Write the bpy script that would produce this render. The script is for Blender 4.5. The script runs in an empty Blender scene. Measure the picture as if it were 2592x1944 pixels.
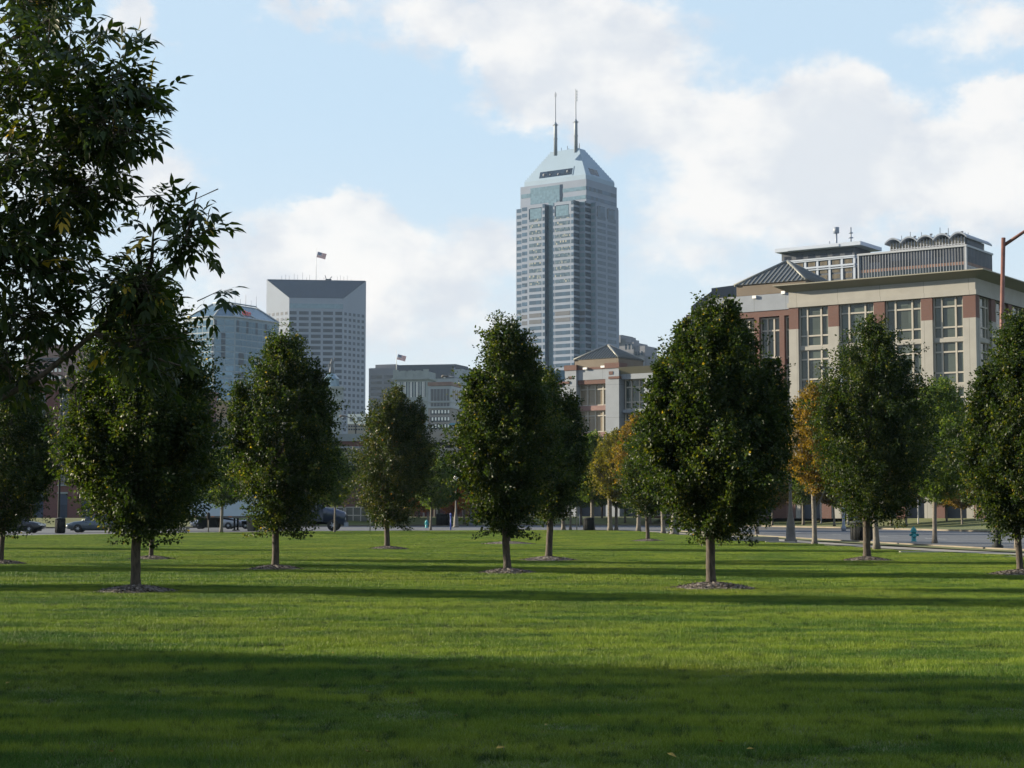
import bpy, math, random
import numpy as np
from mathutils import Vector, Matrix

random.seed(7)
SC = bpy.context.scene
COL = SC.collection
R = math.radians

# ------------------------------------------------------------------ camera
FOC, CX, CY, EYE = 4400.0, 1296.0, 972.0, 1.6        # focal length in photo pixels (photo is 2592 wide)
PITCH = math.atan(325 / FOC)
cam = bpy.data.cameras.new('camera')
cam.sensor_width = 36.0
cam.lens = 36.0 * FOC / 2592.0
cam.clip_start = 0.1
cam.clip_end = 6000
camo = bpy.data.objects.new('camera', cam)
COL.objects.link(camo)
camo.location = (0, 0, EYE)
camo.rotation_euler = (math.pi / 2 + PITCH, 0, 0)
SC.camera = camo

# ------------------------------------------------------------------ sun, exposure
SUN_EL, SUN_AZ = 14.5, 16.0      # SUN_AZ: degrees in front of straight left
sun_dir = Vector((-math.cos(R(SUN_AZ)) * math.cos(R(SUN_EL)), math.sin(R(SUN_AZ)) * math.cos(R(SUN_EL)), math.sin(R(SUN_EL))))
sl = bpy.data.lights.new('sun', 'SUN')
sl.energy = 5.0
sl.angle = R(0.9)
sl.color = (1.0, 0.87, 0.66)
so = bpy.data.objects.new('sun', sl)
COL.objects.link(so)
so.location = (-60, 20, 40)
so.rotation_euler = sun_dir.to_track_quat('Z', 'Y').to_euler()
SC.view_settings.view_transform = 'Standard'
SC.view_settings.look = 'None'
SC.view_settings.exposure = 1.35
SC.view_settings.gamma = 1.0
SC.cycles.use_denoising = True
SC.cycles.max_bounces = 6
SC.cycles.diffuse_bounces = 3
SC.cycles.glossy_bounces = 2
SC.cycles.transmission_bounces = 3
SC.cycles.volume_bounces = 0
SC.cycles.transparent_max_bounces = 4
SC.cycles.sample_clamp_indirect = 4
SC.cycles.caustics_reflective = False
SC.cycles.caustics_refractive = False


# ------------------------------------------------------------------ node helpers
class NT:
    def __init__(s, tree):
        s.t = tree
        s.n = tree.nodes
        s.l = tree.links

    def new(s, kind, **kw):
        n = s.n.new(kind)
        for k, v in kw.items():
            setattr(n, k, v)
        return n

    def put(s, sock, v):
        if isinstance(v, bpy.types.NodeSocket):
            s.l.new(v, sock)
        elif v is not None:
            sock.default_value = v

    def m(s, op, a, b=None, c=None, clamp=False):
        n = s.new('ShaderNodeMath', operation=op)
        n.use_clamp = clamp
        s.put(n.inputs[0], a)
        if b is not None: s.put(n.inputs[1], b)
        if c is not None: s.put(n.inputs[2], c)
        return n.outputs[0]

    def mix(s, f, a, b, blend='MIX'):
        n = s.new('ShaderNodeMix', data_type='RGBA', blend_type=blend)
        s.put(n.inputs[0], f)
        s.put(n.inputs[6], a if isinstance(a, bpy.types.NodeSocket) else (*a, 1))
        s.put(n.inputs[7], b if isinstance(b, bpy.types.NodeSocket) else (*b, 1))
        return n.outputs[2]

    def noise(s, vec, scale, detail=3, rough=0.55, dim='3D'):
        n = s.new('ShaderNodeTexNoise', noise_dimensions=dim)
        if vec is not None: s.l.new(vec, n.inputs['Vector'])
        n.inputs['Scale'].default_value = scale
        n.inputs['Detail'].default_value = detail
        n.inputs['Roughness'].default_value = rough
        return n.outputs['Fac']

    def ramp(s, f, stops):
        n = s.new('ShaderNodeValToRGB')
        s.l.new(f, n.inputs[0])
        e = n.color_ramp.elements
        while len(e) < len(stops): e.new(0.5)
        for i, (p, c) in enumerate(stops):
            e[i].position = p
            e[i].color = (*c, 1) if len(c) == 3 else c
        return n.outputs[0]

    def smooth(s, v, a, b):
        n = s.new('ShaderNodeMapRange', interpolation_type='SMOOTHSTEP')
        s.put(n.inputs[0], v)
        n.inputs[1].default_value = a
        n.inputs[2].default_value = b
        return n.outputs[0]


# ------------------------------------------------------------------ sky with clouds
world = bpy.data.worlds.new('World')
SC.world = world
world.use_nodes = True
w = NT(world.node_tree)
w.n.clear()
sky = w.new('ShaderNodeTexSky', sky_type='NISHITA')
sky.sun_disc = False
sky.sun_elevation = R(SUN_EL)
sky.sun_rotation = R(270 + SUN_AZ)
sky.altitude = 200
sky.air_density = 1.0
sky.dust_density = 1.2
sky.ozone_density = 1.6
tc = w.new('ShaderNodeTexCoord')
sep = w.new('ShaderNodeSeparateXYZ')
w.l.new(tc.outputs['Generated'], sep.inputs[0])
az = w.m('DEGREES', w.m('ARCTAN2', sep.outputs[0], sep.outputs[1]))
el = w.m('DEGREES', w.m('ARCSINE', sep.outputs[2], clamp=False))
cmb = w.new('ShaderNodeCombineXYZ')
w.put(cmb.inputs[0], az)
w.put(cmb.inputs[1], w.m('MULTIPLY', el, 1.35))
ang = cmb.outputs[0]
wn = w.new('ShaderNodeTexNoise')
w.l.new(ang, wn.inputs['Vector'])
wn.inputs['Scale'].default_value = 0.38
wn.inputs['Detail'].default_value = 6
wn.inputs['Roughness'].default_value = 0.62
sepn = w.new('ShaderNodeSeparateColor')
w.l.new(wn.outputs['Color'], sepn.inputs[0])
waz = w.m('ADD', az, w.m('MULTIPLY', w.m('SUBTRACT', sepn.outputs[0], 0.5), 4.2))
wel = w.m('ADD', el, w.m('MULTIPLY', w.m('SUBTRACT', sepn.outputs[1], 0.5), 3.2))


def az_el(vx, vy):
    sx, sy = vx * 1.1718, vy * 1.1718
    xc, yc = (sx - CX) / FOC, (CY - sy) / FOC
    d = Vector((xc, math.cos(PITCH) - yc * math.sin(PITCH), math.sin(PITCH) + yc * math.cos(PITCH))).normalized()
    return math.degrees(math.atan2(d.x, d.y)), math.degrees(math.asin(d.z))


# (x, y, radius x, radius y, strength) of each cloud, in 2212 x 1659 view units of the picture
CLOUDS = [
    (1020, 40, 300, 75, 1.1), (1230, 100, 240, 120, 1.3), (1180, 215, 130, 70, 0.9), (1340, 210, 120, 90, 0.5), (1480, 70, 260, 110, 0.42),
    (1250, 280, 120, 60, 0.5), (650, 20, 110, 34, 0.9), (295, 45, 85, 50, 1.3), (60, 300, 200, 300, 1.0), (330, 370, 130, 80, 1.0),
    (520, 330, 70, 30, 0.3), (770, 480, 110, 60, 1.3), (690, 540, 210, 90, 1.0), (500, 620, 260, 130, 0.6), (900, 610, 220, 100, 0.5),
    (1070, 540, 130, 75, 1.0), (1010, 700, 300, 90, 0.45), (760, 720, 300, 110, 0.4), (1520, 255, 160, 60, 1.1), (1790, 220, 130, 85, 1.5),
    (1640, 330, 280, 95, 1.05), (1900, 360, 260, 90, 0.85), (2150, 310, 140, 95, 1.2), (1720, 450, 230, 70, 0.8), (2060, 400, 230, 70, 0.9),
    (2190, 490, 120, 60, 0.9), (2150, 60, 190, 80, 1.1), (2190, 205, 70, 35, 0.8), (1560, 480, 200, 110, 0.3), (1400, 500, 110, 80, 0.45),
    (1450, 640, 220, 120, 0.3), (1700, 560, 260, 80, 0.4)]
dens = None
for (vx, vy, rx, ry, st) in CLOUDS:
    a0, e0 = az_el(vx, vy)
    qx = w.m('DIVIDE', w.m('SUBTRACT', waz, a0), rx / 65.5)
    qy = w.m('DIVIDE', w.m('SUBTRACT', wel, e0), ry / 65.5)
    q = w.m('ADD', w.m('MULTIPLY', qx, qx), w.m('MULTIPLY', qy, qy))
    g = w.m('MULTIPLY', w.m('EXPONENT', w.m('MULTIPLY', q, -0.9)), st)
    dens = g if dens is None else w.m('ADD', dens, g)
fine = w.noise(ang, 0.55, 8, 0.6)
broad = w.noise(ang, 0.06, 4, 0.6)
off = w.smooth(w.m('ABSOLUTE', az), 19.0, 30.0)          # away from the view: plain broken cloud
offc = w.m('MULTIPLY', off, w.m('MULTIPLY', w.m('SUBTRACT', broad, 0.36), 3.6))
high = w.m('MULTIPLY', w.smooth(el, 18.0, 28.0), w.m('MULTIPLY', w.m('SUBTRACT', broad, 0.36), 2.6))
dens = w.m('ADD', dens, w.m('ADD', offc, high))
dens = w.m('ADD', dens, w.m('MULTIPLY', w.m('SUBTRACT', fine, 0.5), 1.45))
cover = w.m('MULTIPLY', w.smooth(dens, 0.46, 1.22), 0.84)
haze_b = w.smooth(el, 14.0, -1.0)
shade_n = w.noise(ang, 0.23, 5, 0.55)
thick = w.smooth(dens, 0.7, 2.2)
bright = w.mix(w.smooth(shade_n, 0.38, 0.62), (0.70, 0.725, 0.78), (1.0, 0.955, 0.915))
bright = w.mix(w.m('MULTIPLY', thick, 0.25), bright, (0.99, 0.965, 0.93))
blue = w.mix(haze_b, (0.60, 0.78, 0.95), (0.80, 0.87, 0.91))
skyc = w.mix(0.88, w.mix(1.0, sky.outputs[0], (0.11, 0.11, 0.11), 'MULTIPLY'), blue)
skyc = w.mix(w.m('MULTIPLY', haze_b, 0.25), skyc, (0.80, 0.84, 0.86))
final = w.mix(cover, skyc, bright)
zen = w.smooth(el, 22.0, 48.0)
final = w.mix(zen, final, w.mix(w.m('MULTIPLY', cover, 0.5), (0.34, 0.50, 0.80), (0.62, 0.68, 0.78)))
back = w.m('MULTIPLY', w.smooth(w.m('ABSOLUTE', az), 50.0, 110.0), 0.2)
final = w.mix(back, final, w.mix(1.0, final, (0.42, 0.48, 0.58), 'MULTIPLY'))
lowz = w.smooth(el, -0.5, -4.0)
final = w.mix(lowz, final, (0.20, 0.23, 0.22))
bg = w.new('ShaderNodeBackground')
w.l.new(w.mix(1.0, final, (8.1, 8.1, 8.1), 'MULTIPLY'), bg.inputs[0])
bg.inputs[1].default_value = 0.05
wo = w.new('ShaderNodeOutputWorld')
w.l.new(bg.outputs[0], wo.inputs[0])


# ------------------------------------------------------------------ photo pixel -> place
def P(sx, sy, D):
    xc, yc = (sx - CX) / FOC, (CY - sy) / FOC
    d = (xc, math.cos(PITCH) - yc * math.sin(PITCH), math.sin(PITCH) + yc * math.cos(PITCH))
    k = D / d[1]
    return Vector((d[0] * k, D, EYE + d[2] * k))


def G(sx, sy):
    """ground point seen at a photo pixel"""
    xc, yc = (sx - CX) / FOC, (CY - sy) / FOC
    d = (xc, math.cos(PITCH) - yc * math.sin(PITCH), math.sin(PITCH) + yc * math.cos(PITCH))
    k = -EYE / d[2]
    return Vector((d[0] * k, d[1] * k, 0))


K = 1.1718     # 2212-wide view units to photo pixels


# ------------------------------------------------------------------ scene helpers
def tag(o, label=None, cat=None, group=None, kind=None):
    if label: o['label'] = label
    if cat: o['category'] = cat
    if group: o['group'] = group
    if kind: o['kind'] = kind
    return o


def empty(name, loc=(0, 0, 0), rz=0.0, parent=None):
    o = bpy.data.objects.new(name, None)
    COL.objects.link(o)
    o.location = loc
    o.rotation_euler = (0, 0, rz)
    o.empty_display_size = 0.5
    if parent: o.parent = parent
    return o


def thing(name, label, cat, loc=(0, 0, 0), rz=0.0, group=None):
    return tag(empty(name, loc, rz), label, cat, group)


def link(name, me, mat=None, parent=None):
    o = bpy.data.objects.new(name, me)
    COL.objects.link(o)
    if mat is not None and not me.materials: me.materials.append(mat)
    if parent: o.parent = parent
    return o


def kids(o):
    return [c for c in bpy.data.objects if c.parent == o]


KIDS = {}


def copy_tree(o, loc=None, rz=None, scale=None):
    ch = [c for c in o.children]
    n = o.copy()
    COL.objects.link(n)
    if loc is not None: n.location = loc
    if rz is not None: n.rotation_euler = (0, 0, rz)
    if scale is not None: n.scale = scale
    for c in ch:
        d = copy_tree(c)
        d.parent = n
        d.matrix_parent_inverse = c.matrix_parent_inverse.copy()
    return n


class MB:
    """collects simple solids into one mesh"""

    def __init__(s):
        s.v = []
        s.f = []
        s.sm = []

    def add(s, vs, fs, smooth=False):
        b = len(s.v)
        s.v += [tuple(v) for v in vs]
        s.f += [tuple(i + b for i in f) for f in fs]
        s.sm += [smooth] * len(fs)
        return s

    def box(s, x0, x1, y0, y1, z0, z1):
        return s.add([(x0, y0, z0), (x1, y0, z0), (x1, y1, z0), (x0, y1, z0), (x0, y0, z1), (x1, y0, z1), (x1, y1, z1), (x0, y1, z1)],
                     [(0, 3, 2, 1), (4, 5, 6, 7), (0, 1, 5, 4), (1, 2, 6, 5), (2, 3, 7, 6), (3, 0, 4, 7)])

    def fbox(s, F, a0, a1, z0, z1, d0, d1):
        """box on a facade F = (ox, oy, angle): a along it, d outwards"""
        ox, oy, an = F
        c, n = math.cos(R(an)), math.sin(R(an))
        q = lambda a, d: (ox + a * c + d * n, oy + a * n - d * c)
        p = [q(a0, d1), q(a1, d1), q(a1, d0), q(a0, d0)]
        return s.add([(x, y, z0) for x, y in p] + [(x, y, z1) for x, y in p],
                     [(0, 3, 2, 1), (4, 5, 6, 7), (0, 1, 5, 4), (1, 2, 6, 5), (2, 3, 7, 6), (3, 0, 4, 7)])

    def prism(s, pts, z0, z1, top=None):
        """pts counter-clockwise; z1 may be a list of heights"""
        n = len(pts)
        zt = z1 if isinstance(z1, (list, tuple)) else [z1] * n
        tp = top or pts
        vs = [(x, y, z0) for x, y in pts] + [(x, y, z) for (x, y), z in zip(tp, zt)]
        fs = [tuple(range(n - 1, -1, -1)), tuple(range(n, 2 * n))] + [(i, (i + 1) % n, n + (i + 1) % n, n + i) for i in range(n)]
        return s.add(vs, fs)

    def tube(s, pts, rad, seg=8, cap=True, smooth=True):
        """tapered tube through points; rad number or list"""
        n = len(pts)
        rd = rad if isinstance(rad, (list, tuple)) else [rad] * n
        pts = [Vector(p) for p in pts]
        vs = []
        up = None
        for i, p in enumerate(pts):
            t = (pts[min(i + 1, n - 1)] - pts[max(i - 1, 0)]).normalized()
            if up is None:
                up = Vector((1, 0, 0)) if abs(t.x) < 0.8 else Vector((0, 1, 0))
            a = (up - t * up.dot(t)).normalized()
            up = a
            b = t.cross(a)
            for k in range(seg):
                th = 2 * math.pi * k / seg
                vs.append(p + (a * math.cos(th) + b * math.sin(th)) * rd[i])
        fs = []
        for i in range(n - 1):
            for k in range(seg):
                k2 = (k + 1) % seg
                fs.append((i * seg + k, i * seg + k2, (i + 1) * seg + k2, (i + 1) * seg + k))
        s.add(vs, fs, smooth)
        if cap:
            b = len(s.v) - n * seg
            s.f.append(tuple(b + k for k in range(seg - 1, -1, -1)))
            s.f.append(tuple(b + (n - 1) * seg + k for k in range(seg)))
            s.sm += [False, False]
        return s

    def lathe(s, prof, seg=16, c=(0, 0, 0), axis='z', smooth=True):
        """prof: list of (radius, height)"""
        vs = []
        for r, h in prof:
            for k in range(seg):
                th = 2 * math.pi * k / seg
                x, y = r * math.cos(th), r * math.sin(th)
                if axis == 'z': vs.append((c[0] + x, c[1] + y, c[2] + h))
                elif axis == 'y': vs.append((c[0] + x, c[1] + h, c[2] - y))
                else: vs.append((c[0] + h, c[1] + x, c[2] + y))
        n = len(prof)
        fs = [(i * seg + k, i * seg + (k + 1) % seg, (i + 1) * seg + (k + 1) % seg, (i + 1) * seg + k) for i in range(n - 1) for k in range(seg)]
        s.add(vs, fs, smooth)
        b = len(s.v) - n * seg
        s.f.append(tuple(b + k for k in range(seg - 1, -1, -1)))
        s.f.append(tuple(b + (n - 1) * seg + k for k in range(seg)))
        s.sm += [False, False]
        return s

    def build(s, name, mat=None, parent=None, loc=None):
        me = bpy.data.meshes.new(name)
        me.from_pydata(s.v, [], s.f)
        me.polygons.foreach_set('use_smooth', s.sm)
        me.update()
        o = link(name, me, mat, parent)
        if loc: o.location = loc
        return o


# ------------------------------------------------------------------ materials
def bsdf_mat(name):
    mt = bpy.data.materials.new(name)
    mt.use_nodes = True
    t = NT(mt.node_tree)
    b = mt.node_tree.nodes['Principled BSDF']
    return mt, t, b


def simple(name, col, rough=0.7, var=0.12, scale=0.5, metal=0.0, bump=0.0, bscale=None, spec=0.5, stretch=None):
    """plain surface with a slight mottling in its own colour"""
    mt, t, b = bsdf_mat(name)
    tcn = t.new('ShaderNodeTexCoord')
    vec = tcn.outputs['Object']
    if stretch:
        mp = t.new('ShaderNodeMapping')
        mp.inputs['Scale'].default_value = stretch
        t.l.new(vec, mp.inputs[0])
        vec = mp.outputs[0]
    n = t.noise(vec, scale, 5, 0.6)
    lo = tuple(c * (1 - var) for c in col)
    hi = tuple(min(1, c * (1 + var)) for c in col)
    t.l.new(t.mix(t.smooth(n, 0.3, 0.7), lo, hi), b.inputs['Base Color'])
    b.inputs['Roughness'].default_value = rough
    b.inputs['Metallic'].default_value = metal
    b.inputs['Specular IOR Level'].default_value = spec
    if bump:
        bp = t.new('ShaderNodeBump')
        bp.inputs['Strength'].default_value = bump
        bp.inputs['Distance'].default_value = 0.02
        t.l.new(t.noise(vec, bscale or scale * 8, 4), bp.inputs['Height'])
        t.l.new(bp.outputs[0], b.inputs['Normal'])
    return mt


def glass(name, col, rough=0.12, metal=0.0, var=0.35, scale=0.25, spec=0.6):
    """window pane seen from outside: dark room or blinds behind a shiny pane, slightly wavy"""
    mt, t, b = bsdf_mat(name)
    tcn = t.new('ShaderNodeTexCoord')
    v = t.new('ShaderNodeTexWhiteNoise', noise_dimensions='3D')
    mp = t.new('ShaderNodeVectorMath', operation='SNAP')
    t.l.new(tcn.outputs['Object'], mp.inputs[0])
    mp.inputs[1].default_value = (1 / scale, 1 / scale, 1 / scale)
    t.l.new(mp.outputs[0], v.inputs['Vector'])
    lo = tuple(c * (1 - var) for c in col)
    hi = tuple(min(1, c * (1 + var)) for c in col)
    t.l.new(t.mix(v.outputs['Value'], lo, hi), b.inputs['Base Color'])
    b.inputs['Roughness'].default_value = rough
    b.inputs['Metallic'].default_value = metal
    b.inputs['Specular IOR Level'].default_value = spec
    bp = t.new('ShaderNodeBump')
    bp.inputs['Strength'].default_value = 0.25
    bp.inputs['Distance'].default_value = 0.3
    t.l.new(t.noise(tcn.outputs['Object'], 0.35, 2), bp.inputs['Height'])
    t.l.new(bp.outputs[0], b.inputs['Normal'])
    return mt


def brick(name, c1, c2, mortar, scale=1.0):
    mt, t, b = bsdf_mat(name)
    tcn = t.new('ShaderNodeTexCoord')
    sp = t.new('ShaderNodeSeparateXYZ')
    t.l.new(tcn.outputs['Object'], sp.inputs[0])
    cb = t.new('ShaderNodeCombineXYZ')
    t.l.new(t.m('ADD', sp.outputs[0], sp.outputs[1]), cb.inputs[0])
    t.l.new(sp.outputs[2], cb.inputs[1])
    br = t.new('ShaderNodeTexBrick')
    t.l.new(cb.outputs[0], br.inputs['Vector'])
    br.inputs['Color1'].default_value = (*c1, 1)
    br.inputs['Color2'].default_value = (*c2, 1)
    br.inputs['Mortar'].default_value = (*mortar, 1)
    br.inputs['Scale'].default_value = scale
    br.inputs['Mortar Size'].default_value = 0.012
    br.inputs['Brick Width'].default_value = 0.22
    br.inputs['Row Height'].default_value = 0.075
    n = t.noise(tcn.outputs['Object'], 0.35, 4)
    t.l.new(t.mix(t.m('MULTIPLY', t.smooth(n, 0.35, 0.7), 0.3), br.outputs[0], tuple(c * 0.7 for c in c1)), b.inputs['Base Color'])
    b.inputs['Roughness'].default_value = 0.85
    return mt


def panels(name, col, pw, ph, rough=0.8, joint=0.55, ox=0.0):
    """cast panels with dark joints; pw, ph metres"""
    mt, t, b = bsdf_mat(name)
    tcn = t.new('ShaderNodeTexCoord')
    sp = t.new('ShaderNodeSeparateXYZ')
    t.l.new(tcn.outputs['Object'], sp.inputs[0])
    h = t.m('ADD', t.m('ADD', sp.outputs[0], sp.outputs[1]), ox)
    ju = t.m('LESS_THAN', t.m('FRACT', t.m('DIVIDE', t.m('ADD', h, 500.0), pw)), 0.05 / pw)
    jv = t.m('LESS_THAN', t.m('FRACT', t.m('DIVIDE', sp.outputs[2], ph)), 0.05 / ph)
    j = t.m('MAXIMUM', ju, jv)
    n = t.noise(tcn.outputs['Object'], 0.6, 5)
    base = t.mix(t.smooth(n, 0.3, 0.7), tuple(c * 0.93 for c in col), tuple(c * 1.05 for c in col))
    t.l.new(t.mix(j, base, tuple(c * joint for c in col)), b.inputs['Base Color'])
    b.inputs['Roughness'].default_value = rough
    return mt


def leaf_mat(name, dark, mid, light, rough=0.38, trans=0.35, yellow=None):
    mt, t, b = bsdf_mat(name)
    at = t.new('ShaderNodeAttribute', attribute_name='tint')
    stops = [(0.0, dark), (0.55, mid), (0.93, light), (1.0, yellow or light)]
    col = t.ramp(at.outputs['Fac'], stops)
    t.l.new(col, b.inputs['Base Color'])
    b.inputs['Roughness'].default_value = rough
    b.inputs['Specular IOR Level'].default_value = 0.20
    tr = t.new('ShaderNodeBsdfTranslucent')
    t.l.new(t.mix(1.0, col, (2.3, 2.2, 0.55), 'MULTIPLY'), tr.inputs[0])
    mx = t.new('ShaderNodeMixShader')
    mx.inputs[0].default_value = trans
    t.l.new(b.outputs[0], mx.inputs[1])
    t.l.new(tr.outputs[0], mx.inputs[2])
    t.l.new(mx.outputs[0], t.n['Material Output'].inputs[0])
    return mt


def bark_mat(name, c1, c2):
    mt, t, b = bsdf_mat(name)
    tcn = t.new('ShaderNodeTexCoord')
    mp = t.new('ShaderNodeMapping')
    mp.inputs['Scale'].default_value = (1, 1, 0.25)
    t.l.new(tcn.outputs['Object'], mp.inputs[0])
    n = t.noise(mp.outputs[0], 26, 5, 0.65)
    mp2 = t.new('ShaderNodeMapping')
    mp2.inputs['Scale'].default_value = (0.6, 0.6, 4)
    t.l.new(tcn.outputs['Object'], mp2.inputs[0])
    n2 = t.noise(mp2.outputs[0], 3.0, 3)
    c = t.mix(t.smooth(n, 0.35, 0.65), c1, c2)
    c = t.mix(t.smooth(n2, 0.60, 0.68), c, tuple(x * 0.45 for x in c1))
    t.l.new(c, b.inputs['Base Color'])
    b.inputs['Roughness'].default_value = 0.9
    bp = t.new('ShaderNodeBump')
    bp.inputs['Strength'].default_value = 0.7
    bp.inputs['Distance'].default_value = 0.02
    t.l.new(n, bp.inputs['Height'])
    t.l.new(bp.outputs[0], b.inputs['Normal'])
    return mt


M = {}
M['pear_leaf'] = leaf_mat('pear_leaf', (0.010, 0.022, 0.008), (0.021, 0.038, 0.011), (0.054, 0.070, 0.015), 0.46, 0.40, (0.20, 0.15, 0.03))
M['bronze_leaf'] = leaf_mat('bronze_leaf', (0.012, 0.024, 0.008), (0.026, 0.041, 0.012), (0.070, 0.076, 0.018), 0.46, 0.28, (0.20, 0.09, 0.03))
M['ash_leaf'] = leaf_mat('ash_leaf', (0.014, 0.028, 0.010), (0.026, 0.046, 0.014), (0.075, 0.092, 0.018), 0.5, 0.30, (0.42, 0.30, 0.05))
M['green_leaf'] = leaf_mat('green_leaf', (0.030, 0.058, 0.015), (0.055, 0.095, 0.020), (0.12, 0.16, 0.035), 0.5, 0.4, (0.28, 0.24, 0.05))
M['orange_leaf'] = leaf_mat('orange_leaf', (0.055, 0.046, 0.012), (0.12, 0.083, 0.020), (0.20, 0.13, 0.025), 0.5, 0.4, (0.40, 0.20, 0.04))
M['olive_leaf'] = leaf_mat('olive_leaf', (0.040, 0.048, 0.012), (0.085, 0.085, 0.018), (0.16, 0.14, 0.025), 0.5, 0.4, (0.30, 0.20, 0.04))
M['rust_leaf'] = leaf_mat('rust_leaf', (0.13, 0.045, 0.02), (0.26, 0.085, 0.028), (0.38, 0.13, 0.035), 0.5, 0.4)
M['pear_bark'] = bark_mat('pear_bark', (0.032, 0.026, 0.020), (0.078, 0.060, 0.044))
M['grey_bark'] = bark_mat('grey_bark', (0.10, 0.088, 0.073), (0.18, 0.16, 0.135))
M['dark_bark'] = bark_mat('dark_bark', (0.050, 0.040, 0.032), (0.11, 0.09, 0.07))
M['concrete'] = simple('concrete', (0.22, 0.205, 0.175), 0.9, 0.15, 0.8, bump=0.2, bscale=30)
M['asphalt'] = simple('asphalt', (0.070, 0.077, 0.088), 0.85, 0.18, 0.35, bump=0.2, bscale=60)
M['kerb'] = simple('kerb', (0.14, 0.12, 0.09), 0.9, 0.2, 0.5)
M['black_metal'] = simple('black_metal', (0.010, 0.011, 0.012), 0.85, 0.2, 3, spec=0.2)
M['dark_paint'] = simple('dark_paint', (0.014, 0.017, 0.017), 0.8, 0.2, 3, spec=0.25)
M['brown_metal'] = simple('brown_metal', (0.13, 0.055, 0.038), 0.5, 0.25, 2)
M['lamp_grey'] = simple('lamp_grey', (0.11, 0.10, 0.085), 0.7, 0.2, 2)
M['lamp_glass'] = simple('lamp_glass', (0.75, 0.73, 0.66), 0.3, 0.05, 2)
M['teal_paint'] = simple('teal_paint', (0.045, 0.30, 0.33), 0.45, 0.18, 6, bump=0.1)
M['blue_paint'] = simple('blue_paint', (0.02, 0.06, 0.35), 0.5, 0.1, 4)
M['white'] = simple('white', (0.74, 0.74, 0.72), 0.6, 0.05, 1)
M['rubber'] = simple('rubber', (0.015, 0.015, 0.016), 0.85, 0.2, 8)
M['alloy'] = simple('alloy', (0.42, 0.43, 0.45), 0.3, 0.1, 4, metal=0.7)
M['steel'] = simple('steel', (0.20, 0.23, 0.28), 0.55, 0.1, 1)
M['shadow_glass'] = glass('shadow_glass', (0.018, 0.026, 0.032), 0.08)

# ------------------------------------------------------------------ ground, lawns, roads
def flat(name, pts, z, mat, kind='structure'):
    me = bpy.data.meshes.new(name)
    me.from_pydata([(x, y, z) for x, y in pts], [], [tuple(range(len(pts)))])
    o = link(name, me, mat)
    return tag(o, kind=kind)


def grass_ground_mat():
    mt, t, b = bsdf_mat('lawn_soil')
    gp = t.new('ShaderNodeNewGeometry').outputs['Position']
    n1 = t.noise(gp, 0.35, 4)
    n2 = t.noise(gp, 9, 4)
    c = t.mix(t.smooth(n1, 0.3, 0.7), (0.065, 0.085, 0.014), (0.12, 0.14, 0.022))
    c = t.mix(t.smooth(n2, 0.35, 0.75), c, (0.060, 0.060, 0.018))
    t.l.new(c, b.inputs['Base Color'])
    b.inputs['Roughness'].default_value = 0.95
    return mt


M['soil'] = grass_ground_mat()


def blade_mat():
    mt, t, b = bsdf_mat('grass_blade')
    gp = t.new('ShaderNodeNewGeometry').outputs['Position']
    mp = t.new('ShaderNodeMapping')
    mp.inputs['Scale'].default_value = (0.22, 0.8, 1.0)
    t.l.new(gp, mp.inputs[0])
    big = t.noise(gp, 0.16, 3)
    mid = t.noise(mp.outputs[0], 1.3, 5, 0.65)
    mp3 = t.new('ShaderNodeMapping')
    mp3.inputs['Scale'].default_value = (1.7, 1.2, 1.0)
    t.l.new(gp, mp3.inputs[0])
    clump = t.noise(mp3.outputs[0], 2.3, 6, 0.72)
    tiny = t.noise(gp, 60, 2)
    c = t.mix(t.smooth(mid, 0.40, 0.60), (0.090, 0.190, 0.022), (0.275, 0.345, 0.034))
    c = t.mix(t.m('MULTIPLY', t.smooth(big, 0.45, 0.70), 0.5), c, (0.34, 0.35, 0.050))
    c = t.mix(t.m('MULTIPLY', t.smooth(clump, 0.53, 0.62), 0.85), c, (0.030, 0.075, 0.010))
    dry = t.noise(gp, 6.0, 5, 0.7)
    c = t.mix(t.m('MULTIPLY', t.smooth(dry, 0.60, 0.68), 0.55), c, (0.27, 0.25, 0.10))
    c = t.mix(t.m('MULTIPLY', t.smooth(tiny, 0.60, 0.70), 0.6), c, (0.42, 0.38, 0.15))
    t.l.new(c, b.inputs['Base Color'])
    b.inputs['Roughness'].default_value = 0.55
    b.inputs['Specular IOR Level'].default_value = 0.35
    tr = t.new('ShaderNodeBsdfTranslucent')
    t.l.new(t.mix(1.0, c, (1.15, 1.25, 0.7), 'MULTIPLY'), tr.inputs[0])
    mx = t.new('ShaderNodeMixShader')
    mx.inputs[0].default_value = 0.48
    t.l.new(b.outputs[0], mx.inputs[1])
    t.l.new(tr.outputs[0], mx.inputs[2])
    t.l.new(mx.outputs[0], t.n['Material Output'].inputs[0])
    return mt


M['blade'] = blade_mat()

ground = flat('ground', [(-520, -60), (520, -60), (520, 1560), (-520, 1560)], 0.0, M['soil'])

# the far street, the side street on the right, the pavement along it
flat('street', [(-140, 84), (-60, 104), (-37, 116), (-26, 137), (-12, 152), (2, 158), (9.2, 158), (14.2, 94.5), (17.9, 76.5), (21.5, 60), (24, 44), (48, 44), (42, 118), (38, 150), (34, 185), (30, 232), (-140, 232)], 0.004, M['asphalt'])
flat('sidewalk', [(8.6, 158), (10.6, 147), (13.3, 115), (14.9, 94), (16.4, 75.7), (18.7, 63), (20.6, 50), (22.2, 50), (20.4, 63), (18.1, 75.7), (17.0, 84), (16.4, 94), (15.0, 115), (12.2, 147), (10.4, 158)], 0.03, M['concrete'])
flat('sidewalk', [(-37.6, 112), (-26.6, 134), (-12.4, 150), (2, 156), (9, 156), (9, 157.4), (2, 157.4), (-12.8, 151.5), (-27.4, 136), (-38.6, 113)], 0.03, M['concrete'])


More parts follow.
